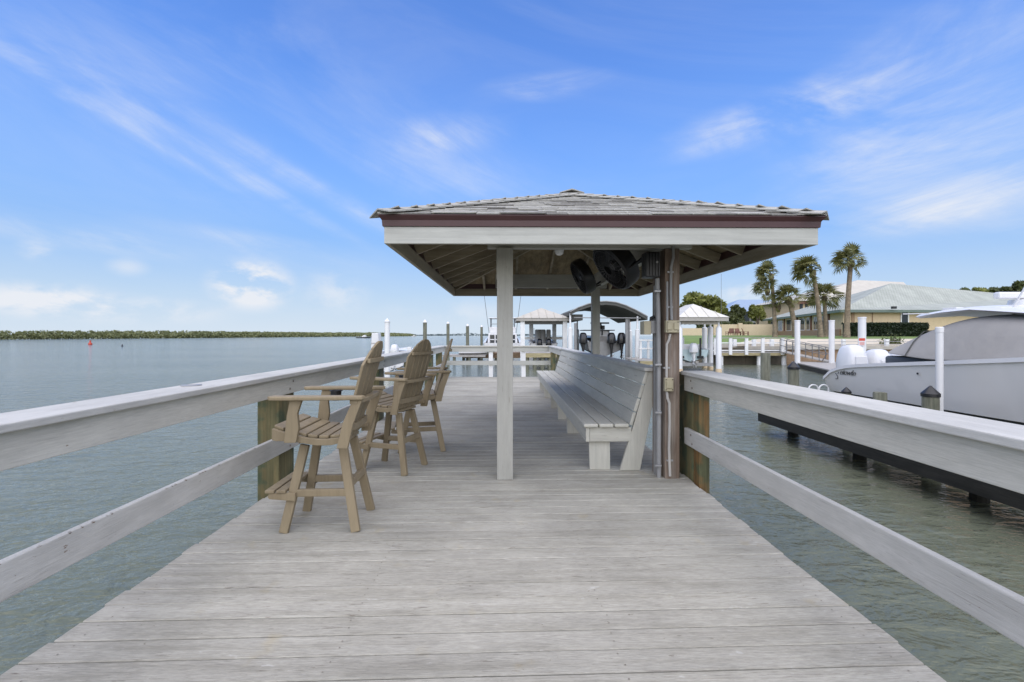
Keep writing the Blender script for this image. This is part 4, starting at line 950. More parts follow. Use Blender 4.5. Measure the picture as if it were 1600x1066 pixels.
# boat name: script lettering near the stern
p = at(1310, 584, 11.3)
fc = bpy.data.curves.new('boat_name', 'FONT'); fc.body = 'Yellowfin'; fc.size = 0.19; fc.shear = 0.45; fc.extrude = 0.001; fc.space_character = 0.9
fo = bpy.data.objects.new('tmp', fc); COL.objects.link(fo)
me = bpy.data.meshes.new_from_object(fo.evaluated_get(bpy.context.evaluated_depsgraph_get())); bpy.data.objects.remove(fo)
me.materials.clear(); me.materials.append(M['black'])
nm = mobj('boat_name', me, boat, (-1.585, -0.42, 0.42), (R(90), 0, R(-90))); tag(nm, kind='stuff')
MB().tube([(-1.59, -0.40, 0.44), (-1.575, -0.46, 0.36), (-1.565, -0.44, 0.30), (-1.565, -0.37, 0.29)], 0.008, 5).build('name_flourish', M['black'], boat, local=True)
MB().lathe([(0.022, 0), (0.022, 0.01)], 10, Matrix.Translation((-1.60, -2.75, 0.62)) @ Matrix.Rotation(R(-90), 4, 'Y')).build('vent', M['black'], boat, local=True)
# lift beams carrying the hull, and a low catwalk with ladder
lift = thing('boat_lift', 'dark boat lift cradle beams under the grey-blue hull', 'boat lift', (BX, 9.0, -0.8))
for yy in (6.2, 10.6):
    MB().box(7.7, yy - 0.09, -0.86, 12.4, yy + 0.09, -0.64).build('cradle_beam', M['bottom'], lift)
for xx in (9.4, 10.6): MB().box(xx - 0.08, 4.8, -0.638, xx + 0.08, 11.4, -0.50).build('bunk', M['bottom'], lift)
cw = thing('catwalk', 'low grey plank catwalk along the boat slip pilings', 'catwalk', (7.1, 6, -0.5))
for k in range(80):
    MB().box(6.62, 0.3 + k * 0.145, -0.42, 7.54, 0.438 + k * 0.145, -0.385).build('plank', M['dock_grey'], cw)
for xx in (6.64, 7.08, 7.5): MB().box(xx - 0.03, 0.3, -0.66, xx + 0.03, 11.9, -0.422).build('stringer', M['pile_dark'], cw)
MB().box(6.56, 0.3, -0.82, 6.605, 11.85, -0.40).build('fascia_board', M['pile_dark'], cw)  # deep dark skirt, painted as the shadow below the catwalk
MB().box(6.61, 11.86, -0.82, 7.5, 11.9, -0.425).build('fascia_board', M['pile_dark'], cw)
for yy in (1.5, 4.4, 7.0, 9.4, 11.6):
    MB().box(6.68, yy - 0.1, -0.80, 7.46, yy + 0.1, -0.662).build('cross_beam', M['pile_dark'], cw)
    for xx in (7.32,): MB().lathe([(0.12, -3.0), (0.12, -0.802)], 12, Matrix.Translation((xx, yy, 0))).build('pile', M['pile_dark'], cw)
p1 = at(1276, 602, 11.6)
ld = thing('dock_ladder', 'white looped handrails of a swim ladder beyond the right rail', 'ladder', (p1.x, 11.6, -0.385))
for px in (1271, 1287):
    q = at(px, 602, 11.6); pts = [(q.x - 0.12, 11.6, WATER - 0.4), (q.x - 0.12, 11.6, q.z - 0.10)]
    for k in range(1, 8):
        a = math.pi * k / 8; pts.append((q.x - 0.12 * math.cos(a), 11.6, q.z - 0.10 + 0.11 * math.sin(a)))
    pts += [(q.x + 0.12, 11.6, q.z - 0.10), (q.x + 0.12, 11.6, -0.5)]
    MB().tube(pts, 0.019, 8).build('handrail', M['white'], ld, smooth=True)

# ------------------------------------------------------------------ roofs on posts over boat slips
def hip_roof(t, x0, x1, y0, y1, ze, zp, m, over=0.0, seam=True, thick=0.10, fascia=None):
    cx = (x0 + x1) / 2; hw = (x1 - x0) / 2; dy = (y1 - y0)
    rid = max(0.01, dy / 2 - hw) if dy > 2 * hw else 0.01
    my = (y0 + y1) / 2
    A, B, C, D = (x0, y0, ze), (x1, y0, ze), (x1, y1, ze), (x0, y1, ze); P, Q = (cx, my - rid, zp), (cx, my + rid, zp)
    MB().add([A, B, C, D, P, Q], [(0, 1, 4), (2, 3, 5), (1, 2, 5, 4), (3, 0, 4, 5), (3, 2, 1, 0)]).build('roof', m, t)
    fm = fascia or M['soffit']
    for nm_, bx_ in (('a', (x0 + 0.05, y0 + 0.05, x1 - 0.05, y0 + 0.09)), ('b', (x0 + 0.05, y1 - 0.09, x1 - 0.05, y1 - 0.05)), ('c', (x0 + 0.05, y0 + 0.091, x0 + 0.09, y1 - 0.091)), ('d', (x1 - 0.09, y0 + 0.091, x1 - 0.05, y1 - 0.091))):
        MB().box(bx_[0], bx_[1], ze - 0.26, bx_[2], bx_[3], ze - 0.003).build('fascia_board', fm, t)
    if seam:
        k = int((x1 - x0) / 0.6)
        for i in range(1, k):
            x = x0 + (x1 - x0) * i / k; f = 1 - abs(x - cx) / hw
            MB().bar((x, y0 + 0.01, ze + 0.03), (x, y0 + (my - rid - y0) * f * 0.97, ze + (zp - ze) * f * 0.97 + 0.03), 0.035, 0.05).build('roof_seam', m, t)
# beige-roofed slip beyond the pier end
Yb = 40.0
a = at(806, 497, Yb); b = at(892, 497, Yb)
ts = thing('boat_shelter', 'open boat shelter with small tan hip roof on white posts', 'boat shelter', ((a.x + b.x) / 2, Yb, WATER))
hip_roof(ts, a.x, b.x, Yb, Yb + 6.5, 2.90, at(852, 482, Yb + 3).z, M['roof_tan'])
for (px, yy) in ((816.5, Yb + 0.4), (882.5, Yb + 0.4)):
    x = at(px, 520, yy).x; MB().box(x - 0.19, yy - 0.19, WATER - 2, x + 0.19, yy + 0.19, 2.64).build('post', M['white_paint'], ts)
for (px, yy) in ((830, Yb + 6), (866, Yb + 6)):
    x = at(px, 520, yy).x; MB().box(x - 0.19, yy - 0.19, WATER - 2, x + 0.19, yy + 0.19, 2.64).build('post', M['white_paint'], ts)
x0 = at(816, 520, Yb + 5).x; x1 = at(880, 520, Yb + 5).x
MB().box(x0, Yb + 5, 0.98, x1, Yb + 5.12, 1.25).build('cross_beam', M['white_paint'], ts)
MB().box(a.x + 0.5, Yb + 0.25, 2.35, b.x - 0.5, Yb + 0.4, 2.60).build('header_beam', M['canvas_dark'], ts)
for (px, r_) in ((841, 0.32), (848, 0.30), (857, 0.22)):
    q = at(px, 505, Yb + 4); t = thing('piling', {841: 'stout grey piling under the tan roof, left of the rolled pair', 848: 'dark-sided grey piling under the middle of the tan roof', 857: 'slimmer grey piling under the tan roof, nearest its right post'}[px], 'piling', (q.x, Yb + 4, WATER), 0, 'grey pilings under the tan roof')
    MB().lathe([(r_, -2), (r_, 3.0), (r_ * 0.8, 3.1)], 14).build('shaft', M['pvc'], t, local=True, smooth=True)
# its small boat with two black engines
bt = thing('motor_boat', 'white motor boat with two black outboards under the tan roof', 'boat', (at(850, 540, Yb + 2).x, Yb + 2.2, -0.1), R(180))
# (stern towards the pier)
hull_parts(bt, 7.0, 2.5, -0.5, 0.0, lambda u: 0.75 + 0.4 * u, M['white'], M['bottom'], M['white'], n=12)
outboard(bt, (-0.42, 0.35, -0.35), 1.55, M['black_gloss'], M['black_gloss']); outboard(bt, (0.42, 0.35, -0.35), 1.55, M['black_gloss'], M['black_gloss'])
MB().box(-0.5, -3.2, 0.3, 0.5, -2.2, 1.3).build('console', M['white'], bt, local=True, bevel=0.05)
MB().tube([(0.7, -3.0, 0.7), (0.72, -3.0, 2.2)], 0.03, 6).build('rod', M['metal'], bt, local=True)

# curved canopy slip
Yc = 38.0
a = at(891, 487, Yc); b = at(1011, 494, Yc)
tcn_ = thing('boat_canopy', 'curved dark canopy on white posts over a boat with black outboards', 'boat canopy', ((a.x + b.x) / 2, Yc, WATER))
arc = [(891, 487), (903, 480.5), (918, 475), (934, 471.5), (947, 470.5), (962, 472), (978, 477), (994, 484.5), (1004, 490), (1012, 494.5)]
def arcring(Y, drop):
    P_ = [at(px, py, Yc) for (px, py) in arc]; return [Vector((p.x, Y, p.z - drop)) for p in P_]
mb = MB(); rings = []
for Y in (Yc, Yc + 3, Yc + 7, Yc + 10):
    o_ = arcring(Y, 0); i_ = arcring(Y, 0.30); rings.append(o_ + list(reversed(i_)))
mb.rings(rings); mb.build('canopy', M['canvas_dark'], tcn_, smooth=True)
P_ = arcring(Yc - 0.02, 0.02); MB().tube(P_, 0.06, 6).build('edge_pipe', M['pvc'], tcn_)
P_ = arcring(Yc - 0.02, 0.30); 
MB().tube([P_[0] + Vector((0.3, 0, -0.2)), P_[-1] + Vector((-0.6, 0, 0.15))], 0.045, 6).build('tie_bar', M['pvc'], tcn_)
q = at(905, 492, Yc + 0.3)
MB().box(q.x - 0.62, Yc + 0.6, q.z - 0.45, q.x + 0.35, Yc + 9, q.z + 0.05).build('side_curtain', M['canvas_dark'], tcn_)
for (px, yy) in ((891, Yc + 0.2), (996, Yc + 0.2), (902, Yc + 9.5), (985, Yc + 9.5)):
    x = at(px, 520, yy).x; zt = at(px, 494, Yc).z if px > 950 else at(px, 490, Yc).z
    MB().lathe([(0.2, WATER - 2), (0.19, zt * 0.62), (0.08, zt * 0.64), (0.07, zt)], 12, Matrix.Translation((x, yy, 0))).build('post', M['white_paint'], tcn_, smooth=True)
for (px, yy) in ((899, Yc + 0.6), (979, Yc + 0.4), (982, Yc + 1.2)):
    x = at(px, 520, yy).x; MB().box(x - 0.09, yy - 0.09, WATER - 2, x + 0.09, yy + 0.09, at(px, 499 if px > 950 else 505, yy).z).build('guide_post', M['pvc'], tcn_)
bt = thing('motor_boat', 'centre console boat with black outboards and tower under the curved canopy', 'boat', (at(945, 540, Yc + 1.4).x, Yc + 1.6, 0.1), R(180))
hull_parts(bt, 8.5, 3.0, -0.55, 0.0, lambda u: 0.75 + 0.5 * u, M['pvc'], M['bottom'], M['white'], n=14)
for px in (911, 955, 971):
    xx = -(at(px, 540, Yc + 1.2).x - bt.location.x); outboard(bt, (xx, 0.4, -0.62), 2.15, M['black_gloss'], M['black_gloss'])
MB().box(-1.1, -4.2, 0.3, 0.1, -2.8, 1.75).build('console', M['white'], bt, local=True, bevel=0.05)
MB().box(-0.9, -2.79, 0.5, -0.1, -2.3, 1.2).build('leaning_post', M['canvas'], bt, local=True, bevel=0.05)
MB().box(-1.5, -4.4, 1.72, 1.4, -2.4, 1.80).build('hard_top', M['black'], bt, local=True, bevel=0.03)
for (x_, y_) in ((-1.1, -2.6), (0.3, -2.6), (-1.1, -4.2), (0.3, -4.2)): MB().tube([(x_, y_, 0.5), (x_ * 0.9, y_, 1.72)], 0.04, 6).build('top_strut', M['black'], bt, local=True)
MB().tube([(-0.3, -2.3, 1.3), (-0.34, -2.4, 1.9), (-0.2, -2.6, 2.4)], 0.07, 7).build('tower_leg', M['black'], bt, local=True)
MB().tube([(-1.0, -2.6, 2.42), (0.7, -2.6, 2.42)], 0.08, 6).build('tower_rail', M['black'], bt, local=True)
MB().box(-0.6, -3.0, 1.82, 0.1, -2.5, 2.2).build('tower_seat', M['black'], bt, local=True, bevel=0.05)

# white-roofed lift with the aqua boat
Yl = 31.6
a = at(1056, 498, Yl); b = at(1136, 498, Yl)
ts = thing('boat_shelter', 'white hip-roofed boat lift shelter holding a pale aqua boat', 'boat shelter', ((a.x + b.x) / 2, Yl, WATER))
hip_roof(ts, a.x, b.x, Yl - 0.4, Yl + 4.6, at(1100, 496, Yl).z, at(1074, 476, Yl + 2).z, M['roof_white'])
MB().box(a.x + 0.4, Yl, 2.15, b.x - 0.5, Yl + 0.14, 2.44).build('header_beam', M['soffit'], ts)
for (px, yy) in ((1123, Yl), (1110, Yl + 2.4), (1101, Yl + 4.3), (1062, Yl), (1056, Yl + 4.3)):
    x = at(px, 520, yy).x
    MB().lathe([(0.19, WATER + 0.24), (0.185, 2.0 if yy > Yl + 1 else 1.9), (0.07, 2.05), (0.07, 2.4)], 14, Matrix.Translation((x, yy, 0))).build('post', M['white'], ts, smooth=True)
    MB().lathe([(0.205, WATER - 2), (0.205, WATER + 0.2), (0.195, WATER + 0.238)], 14, Matrix.Translation((x, yy, 0))).build('post_foot', M['stucco'], ts, smooth=True)
for (k, px) in enumerate((1058, 1064, 1070, 1077)):
    q = at(px, 503, Yl + 0.6); MB().box(q.x - 0.05, Yl + 0.5, q.z - 0.2, q.x + 0.05, Yl + 0.6, q.z + 0.16).build('hanging_fitting', M['white'], ts)
q = at(1080, 554, Yl + 1.5)
bt = thing('motor_boat', 'pale aqua skiff with one white outboard on the white-roofed lift', 'boat', (at(1080, 540, Yl + 1.5).x, Yl + 1.5, -0.25), R(180))
hull_parts(bt, 6.5, 2.6, -0.30, 0.10, lambda u: 0.62 + 0.25 * u, M['hull_aqua'], M['hull_aqua'], M['white'], n=12)
outboard(bt, (0, 0.4, -0.52), 1.62, M['white'], M['white'])
MB().box(-0.8, -0.75, 0.3, 0.75, -0.1, 1.0).build('splash_well', M['white'], bt, local=True, bevel=0.05)
MB().box(-0.45, -3.4, 0.3, 0.45, -2.4, 1.5).build('console', M['white'], bt, local=True, bevel=0.05)
for xx in (0.78, -0.62):
    MB().tube([(xx, 0.12, 0.05), (xx, 0.12, 1.45)], 0.075, 8).build('power_pole', M['black'], bt, local=True); MB().box(xx - 0.2, 0.03, -0.02, xx + 0.2, 0.2, 0.16).build('pole_bracket', M['black'], bt, local=True)
lf = thing('boat_lift', 'grey lift cradle carrying the pale aqua skiff', 'boat lift', (at(1080, 540, Yl + 2).x, Yl + 2, -0.6))
x0 = at(1040, 560, Yl + 0.6).x; x1 = at(1119, 560, Yl + 0.6).x
for yy in (Yl + 1.2, Yl + 5): MB().box(x0, yy - 0.12, -0.80, x1, yy + 0.12, -0.58).build('cradle_beam', M['metal'], lf)
MB().box(x0 + 1.2, Yl + 0.7, -0.575, x0 + 1.4, Yl + 6, -0.42).build('bunk', M['dock_grey'], lf); MB().box(x1 - 1.4, Yl + 0.7, -0.575, x1 - 1.2, Yl + 6, -0.42).build('bunk', M['dock_grey'], lf)

# ------------------------------------------------------------------ docks
def plank_dock(name, label, x0, x1, y0, y1, zt, top_m, side_m, fh=0.3, piles=(), slats=0):
    t = thing(name, label, 'dock', ((x0 + x1) / 2, y0, WATER))
    MB().box(x0, y0, zt - 0.05, x1, y1, zt).build('decking', top_m, t)
    if slats:
        n = int((x1 - x0) / slats)
        for k in range(n):
            a_ = x0 + (x1 - x0) * k / n; MB().box(a_ + 0.02, y0 - 0.03, zt - fh, a_ + (x1 - x0) / n - 0.05, y0 - 0.002, zt - 0.002).build('slat', side_m, t)
    MB().box(x0 + 0.02, y0 + 0.001, zt - fh, x1 - 0.02, y0 + 0.06, zt - 0.052).build('fascia_board', side_m, t)
    for x in piles: MB().lathe([(0.14, WATER - 2), (0.14, zt - 0.051)], 10, Matrix.Translation((x, y0 + 0.25, 0))).build('pile', M['pile_wood'], t, smooth=True)
    return t
Yd = 46.0
plank_dock('dock', 'brown slatted dock beyond the end rail, in front of the white sportfishing boat', at(722, 550, Yd).x, at(872, 550, Yd).x, Yd, Yd + 3, -0.36, M['dock_brown'], M['dock_brown'], 0.52, [at(p, 550, Yd).x for p in (724, 748, 775, 800, 825, 850, 870)], 0.42)
plank_dock('dock', 'low grey dock platform at the left end of the brown dock', at(694, 550, Yd - 1).x, at(760, 550, Yd - 1).x, Yd - 2.5, Yd - 0.1, -0.46, M['dock_grey'], M['dock_grey'], 0.2, [at(p, 550, Yd - 1).x for p in (697, 712, 735)])
plank_dock('dock', 'short tan-edged dock in front of the tan-roofed shelter', at(820, 550, 34).x, at(871, 550, 34).x, 34, 37, 0.12, M['dock_grey'], M['dock_tan'], 0.36, [at(p, 550, 34).x for p in (824, 836, 848, 860)])
plank_dock('dock', 'short tan-edged dock seen just left of the conduit', at(1000, 550, 33).x, at(1030, 550, 33).x, 33, 37.5, -0.42, M['dock_grey'], M['dock_tan'], 0.30, [at(p, 550, 33).x for p in (1002, 1014)])
t = thing('railing', 'white dock railing seen just left of the conduit', 'railing', (at(1010, 540, 36).x, 36, -0.4))
for px in (1001, 1013): q = at(px, 540, 36); MB().box(q.x - 0.08, 35.95, -0.419, q.x + 0.08, 36.1, 1.05).build('post', M['white_paint'], t)
for z in (0.3, 0.95): MB().box(at(998, 540, 36).x, 35.90, z, at(1026, 540, 36).x, 35.948, z + 0.12).build('rail', M['white_paint'], t)
# skiff lying on the grey platform, sportfish boat behind
bt = thing('skiff', 'small white skiff upon the low grey platform', 'skiff', (at(716, 548, 44).x, 44.6, -0.36), R(95))
hull_parts(bt, 4.0, 1.5, -0.08, 0.05, lambda u: 0.42 + 0.15 * u, M['white'], M['white'], M['white'], n=9)
Ys = 54.0
xs = at(785, 530, Ys).x
bt = thing('sportfishing_boat', 'white sportfishing boat with flybridge and outriggers behind the brown dock', 'boat', (xs, Ys, -0.5), R(180))
hull_parts(bt, 14.0, 4.4, -0.9, -0.3, lambda u: 1.0 + 0.9 * u, M['white'], M['bottom'], M['white'], n=12)
MB().prism([(-1.9, 0.6), (1.9, 0.6), (1.75, 2.15), (-1.75, 2.15)], -9.0, -3.2).build('cabin', M['white'], bt, local=True, bevel=0.06)
for (x0_, x1_) in ((-1.55, -1.0), (-0.85, -0.1), (0.1, 0.85), (1.0, 1.55)):
    w_ = MB().box(x0_, -3.19, 0.9, x1_, -3.14, 1.95).build('window', M['glass'], bt, local=True)
    MB().box(x0_ + 0.02, -3.139, 1.32, x1_ - 0.02, -3.12, 1.42).build('mullion', M['white'], w_, local=True)
MB().prism([(-1.6, 2.152), (1.6, 2.152), (1.7, 2.95), (-1.7, 2.95)], -7.5, -3.6).build('flybridge', M['white'], bt, local=True, bevel=0.08)
MB().box(-1.75, -7.6, 4.02, 1.75, -3.6, 4.12).build('bridge_top', M['white'], bt, local=True, bevel=0.03)
for (x_, y_) in ((-1.5, -3.9), (1.5, -3.9), (-1.5, -7.0), (1.5, -7.0)): MB().tube([(x_, y_, 2.9), (x_, y_, 4.03)], 0.05, 6).build('top_strut', M['alu'], bt, local=True)
for sx in (-1, 1): MB().tube([(sx * 1.7, -4.5, 2.0), (sx * 2.3, -3.5, 7.0)], 0.03, 5).build('outrigger', M['alu'], bt, local=True)
for sx in (-1, 1): MB().tube([(sx * 1.5, -3.4, 2.9), (sx * 1.5, -3.4, 3.3), (0.3 * sx, -3.4, 3.3)], 0.04, 5).build('bridge_rail', M['alu'], bt, local=True)
MB().box(-0.5, -5.0, 2.97, 0.4, -4.2, 3.7).build('helm_seat', M['canvas'], bt, local=True, bevel=0.05)
# small boat moored outside the left rail
Ym = 28.0
bt = thing('motor_boat', 'white boat with square console showing over the left rail by the first stool', 'boat', (at(604, 550, Ym).x, Ym, -0.45), R(180))
hull_parts(bt, 6.0, 2.3, -0.4, 0.0, lambda u: 0.62 + 0.3 * u, M['white'], M['bottom'], M['white'], n=12)
q = at(588, 521, Ym)
inv = pmat(bt).inverted(); lc = inv @ Vector((q.x, Ym, 0))
MB().prism([(lc.x - 0.30, 0.2), (lc.x + 0.30, 0.2), (lc.x + 0.2, 1.98), (lc.x - 0.2, 1.98)], lc.y - 0.3, lc.y + 0.3).build('console', M['white'], bt, local=True, bevel=0.04)
MB().box(lc.x - 0.22, lc.y - 0.32, 1.35, lc.x + 0.22, lc.y + 0.32, 1.39).build('console_band', M['canvas'], bt, local=True)
lo = inv @ Vector((at(616, 540, Ym).x, Ym + 0.1, 0)); outboard(bt, (lo.x, lo.y, -0.2), 1.5, M['white'], M['white'])

# ------------------------------------------------------------------ seawall dock with white railing, gangway, floating dock
Yw = 39.0
xa = at(1118, 550, Yw).x; xb = at(1229, 550, Yw).x
t = plank_dock('dock', 'timber seawall dock carrying the white railing', xa, xb, Yw, Yw + 1.2, -0.06, M['dock_grey'], M['dock_tan'], 0.28)
for px in (1129, 1189, 1228):
    x = at(px, 560, Yw).x; MB().lathe([(0.19, WATER - 2), (0.19, -0.112)], 12, Matrix.Translation((x, Yw + 0.3, 0))).build('pile', M['white_paint'], t, smooth=True)
t = thing('seawall', 'dark seawall under the timber dock and gangway', 'wall', (40, 40.2, WATER))
MB().box(13.9, 40.26, -3.2, 21.2, 40.6, 0.30).build('panel', M['seawall_dark'], t)
for k in range(12): MB().box(21.204 + k * 3.2, 40.22, -3.2, 24.39 + k * 3.2, 40.5, 0.15).build('panel', M['brick'] if k > 0 else M['seawall_dark'], t)
MB().box(21.2, 39.95, 0.155, 62, 40.6, 0.44).build('cap', M['concrete'], t)
t = thing('retaining_wall', 'low tan concrete wall behind the white railing', 'wall', (22, 40.9, 0.2))
MB().box(13.9, 40.605, -0.3, 62, 40.8, 0.62).build('wall', M['concrete'], t)
t = thing('railing', 'white post-and-rail fence along the seawall dock', 'railing', ((xa + xb) / 2, Yw, -0.06))
for px in (1118, 1141.5, 1166.5, 1192, 1223):
    x = at(px, 540, Yw - 0.1).x; MB().box(x - 0.13, Yw - 0.14, -0.26, x + 0.13, Yw - 0.03, 1.15).build('post', M['white_paint'], t)
MB().box(xa - 0.3, Yw - 0.16, 1.152, xb, Yw + 0.05, 1.21).build('top_rail', M['dock_grey'], t)
for z in (0.70, 0.05): MB().box(xa - 0.3, Yw - 0.028, z, xb, Yw + 0.02, z + 0.10).build('rail', M['white_paint'], t)
t = thing('railing', 'low white posts with thin rails along the sea wall, right of the gangway', 'railing', (34, 40.1, 0.44))
for px in (1147, 1177, 1205, 1316.5, 1384):
    x = at(px, 540, 40.3).x; MB().box(x - 0.15, 40.1, 0.441, x + 0.15, 40.3, 1.05).build('post', M['white_paint'], t)
for z in (0.55, 0.85): MB().tube([(at(1260, 540, 40.2).x, 40.05, z), (62, 40.05, z)], 0.02, 5).build('cable', M['metal'], t)
# floating dock
t = thing('floating_dock', 'grey floating dock at the foot of the gangway', 'dock', (23.5, 34, WATER))
fl = [(20.3, 28.5), (23.6, 37.6), (29.0, 36.6), (25.5, 27.5)]
MB().add([(x, y, -0.84) for x, y in fl] + [(x, y, -0.76) for x, y in fl], [(3, 2, 1, 0), (4, 5, 6, 7), (0, 1, 5, 4), (1, 2, 6, 5), (2, 3, 7, 6), (3, 0, 4, 7)]).build('decking', M['dock_grey'], t)
MB().add([(x, y, -1.3) for x, y in fl] + [(x, y, -0.842) for x, y in fl], [(3, 2, 1, 0), (4, 5, 6, 7), (0, 1, 5, 4), (1, 2, 6, 5), (2, 3, 7, 6), (3, 0, 4, 7)]).build('float', M['black'], t)
# gangway
g0 = Vector((at(1222, 545, 39.4).x, 39.2, 0.0)); g1 = Vector((at(1296, 566, 36.4).x, 36.4, -0.70))
t = thing('gangway', 'sloping aluminium gangway with looped railings down to the floating dock', 'gangway', tuple(g1))
dr = (g1 - g0).normalized(); sd = Vector((-dr.y, dr.x, 0)).normalized()
MB().bar(g0, g1, 1.2, 0.08).build('walkway', M['dock_grey'], t)
for sgn in (-1, 1):
    a = g0 + sd * sgn * 0.64; b = g1 + sd * sgn * 0.64
    n = 7
    up1 = Vector((0, 0, 1.05))
    pts = [a + up1, b + up1 - dr * 0.5, b + up1 * 0.92 - dr * 0.12, b + up1 * 0.6 + dr * 0.02, b + up1 * 0.3 - dr * 0.1, b - dr * 0.3]
    MB().tube(pts, 0.035, 6).build('handrail', M['alu'], t, smooth=True)
    MB().tube([a + up1 * 0.52, b + up1 * 0.52], 0.028, 6).build('mid_rail', M['alu'], t)
    for k in range(n):
        p = a + (b - a) * (k / n); MB().tube([p + Vector((0, 0, -0.03)), p + Vector((0, 0, 1.03))], 0.03, 6).build('post', M['alu'], t)

# ------------------------------------------------------------------ houses on the right bank
def uvroof(name, pts, faces, mat, parent):
    inv_ = pmat(parent).inverted(); me = bpy.data.meshes.new(name); vs = [inv_ @ Vector(p) for p in pts]
    me.from_pydata([tuple(v) for v in vs], [], faces); me.update(); uv = me.uv_layers.new(name='uv')
    for pl in me.polygons:
        i0 = pl.vertices[0]; i1 = pl.vertices[1]; u = (vs[i1] - vs[i0]); u.z = 0; u.normalize(); nn = pl.normal; v_ = nn.cross(u)
        for li in pl.loop_indices:
            p = vs[me.loops[li].vertex_index] - vs[i0]; uv.data[li].uv = (p.dot(u), p.dot(v_))
    me.materials.append(mat); o = bpy.data.objects.new(name, me); COL.objects.link(o); o.parent = parent; return o
GZ = 1.3
hs = thing('house', 'long low beige house with pale green tiled hip roof behind the palms', 'house', (50, 60, GZ))
cA = at(1313, 484, 56.5); ze = cA.z            # near eave corner
eF = at(1192, 499.5, 56.5)
YL = 56.5 * (ze - EYE) / (EYE + (cA.z - EYE) - EYE + 0) if False else 56.5 * (484 - HOR) / (499.5 - HOR)
cB = at(1192, 499.5, YL); cB.z = ze            # far end of the left wing's eave
cD = Vector((92.0, 58.5, ze)); 
wv = (cB - cA); wv.z = 0; wv.normalize(); fv = (cD - cA); fv.z = 0; fv.normalize()
pk = at(1392, 443, 66.0); 
zrdg = pk.z
cE = cB + Vector((14, 4, 0)); cG = Vector((100, 84, ze))
rB = cB + Vector((9, -7.5, 0)); rB.z = zrdg - 2.2
rR = at(1628, 464.5, 70)
roofp = [cA, cD, cG, cE, cB, pk, rR, rB]
o = uvroof('roof', roofp, [(0, 1, 6, 5), (4, 0, 5, 7), (1, 2, 6), (2, 3, 7, 5, 6), (3, 4, 7)], M['tile'], hs)
sol = o.modifiers.new('thick', 'SOLIDIFY'); sol.thickness = 0.25; sol.offset = -1
# dark green fascia along both eaves
M['fascia_green'] = simple('green_fascia', (0.13, 0.17, 0.14), 0.6, var=0.1)
dn = Vector((0, 0, -0.16))
MB().bar(cA + dn + fv * 0.05, cD + dn, 0.12, 0.34).build('fascia_board', M['fascia_green'], hs)
MB().bar(cA + dn + wv * 0.08, cB + dn, 0.12, 0.34).build('fascia_board', M['fascia_green'], hs)
# walls set in from the eave
inn = (fv + wv).normalized() * 1.1
wA = cA + inn; wA.z = 0; wD = cD + Vector((-0.8, 0.9, 0)); wB = cB + fv * 0.9 - wv * 0.6
def wallslab(a, b, z0, z1, th_, m, name='wall'):
    d = Vector((b.x - a.x, b.y - a.y, 0)).normalized(); s = Vector((-d.y, d.x, 0)) * th_
    pts = [Vector((a.x, a.y, z0)), Vector((b.x, b.y, z0)), Vector((b.x, b.y, z0)) + s, Vector((a.x, a.y, z0)) + s]
    return MB().add(pts + [p + Vector((0, 0, z1 - z0)) for p in pts], [(3, 2, 1, 0), (4, 5, 6, 7), (0, 1, 5, 4), (1, 2, 6, 5), (2, 3, 7, 6), (3, 0, 4, 7)]).build(name, m, hs)
zt = ze - 0.2
wallslab(wA, wD, GZ - 0.5, zt, 0.3, M['stucco'])
wallslab(wB, wA, GZ - 0.5, zt, 0.3, M['stucco'])
wallslab(Vector((wD.x, wD.y, 0)), Vector((98, 82, 0)), GZ - 0.5, zt, 0.3, M['stucco'])
d0 = Vector((wB.x - wA.x, wB.y - wA.y, 0)); Lw = d0.length; d0.normalize(); s0 = Vector((-fv.x, -fv.y, 0)); nw = Vector((d0.y, -d0.x, 0)); nw = nw if nw.x < 0 else -nw
def on_left(t0, t1, z0, z1, m, name, off=0.05, parent=None):
    a = wA + d0 * t0; b = wA + d0 * t1
    pts = []
    for (p, z) in ((a, z0), (b, z0), (b, z1), (a, z1)): pts.append(Vector((p.x, p.y, z)) + nw * 0.003)
    q = [p + nw * off for p in pts]
    return MB().add(pts + q, [(0, 1, 2, 3), (7, 6, 5, 4), (0, 4, 5, 1), (1, 5, 6, 2), (2, 6, 7, 3), (3, 7, 4, 0)]).build(name, m, parent or hs)
on_left(0.5, Lw - 0.5, GZ - 0.4, GZ + 0.85, M['brick'], 'brick_base', 0.25)
spans = [(5.5, 7.0), (7.6, 10.2), (12.0, 13.2), (14.2, 16.6), (18.5, 20.0), (21, 23.4), (26, 28.5), (31, 33.5)]
for i, (a_, b_) in enumerate(spans):
    if b_ > Lw - 1: continue
    f_ = on_left(a_, b_, GZ + 0.86, zt - 0.25, M['white_paint'], 'window', 0.06)
    nn_ = 2 if b_ - a_ < 1.8 else 3
    for k in range(nn_):
        c0_ = a_ + (b_ - a_) * (k + 0.10) / nn_; c1_ = a_ + (b_ - a_) * (k + 0.90) / nn_
        on_left(c0_, c1_, GZ + 0.95, zt - 0.35, M['glass'], 'pane', 0.09, f_)
for t_ in (4.3, 11.1, 17.5, 24.5, 30): on_left(t_, t_ + 0.45, GZ + 0.86, zt - 0.02, M['brownred'], 'pilaster', 0.14)
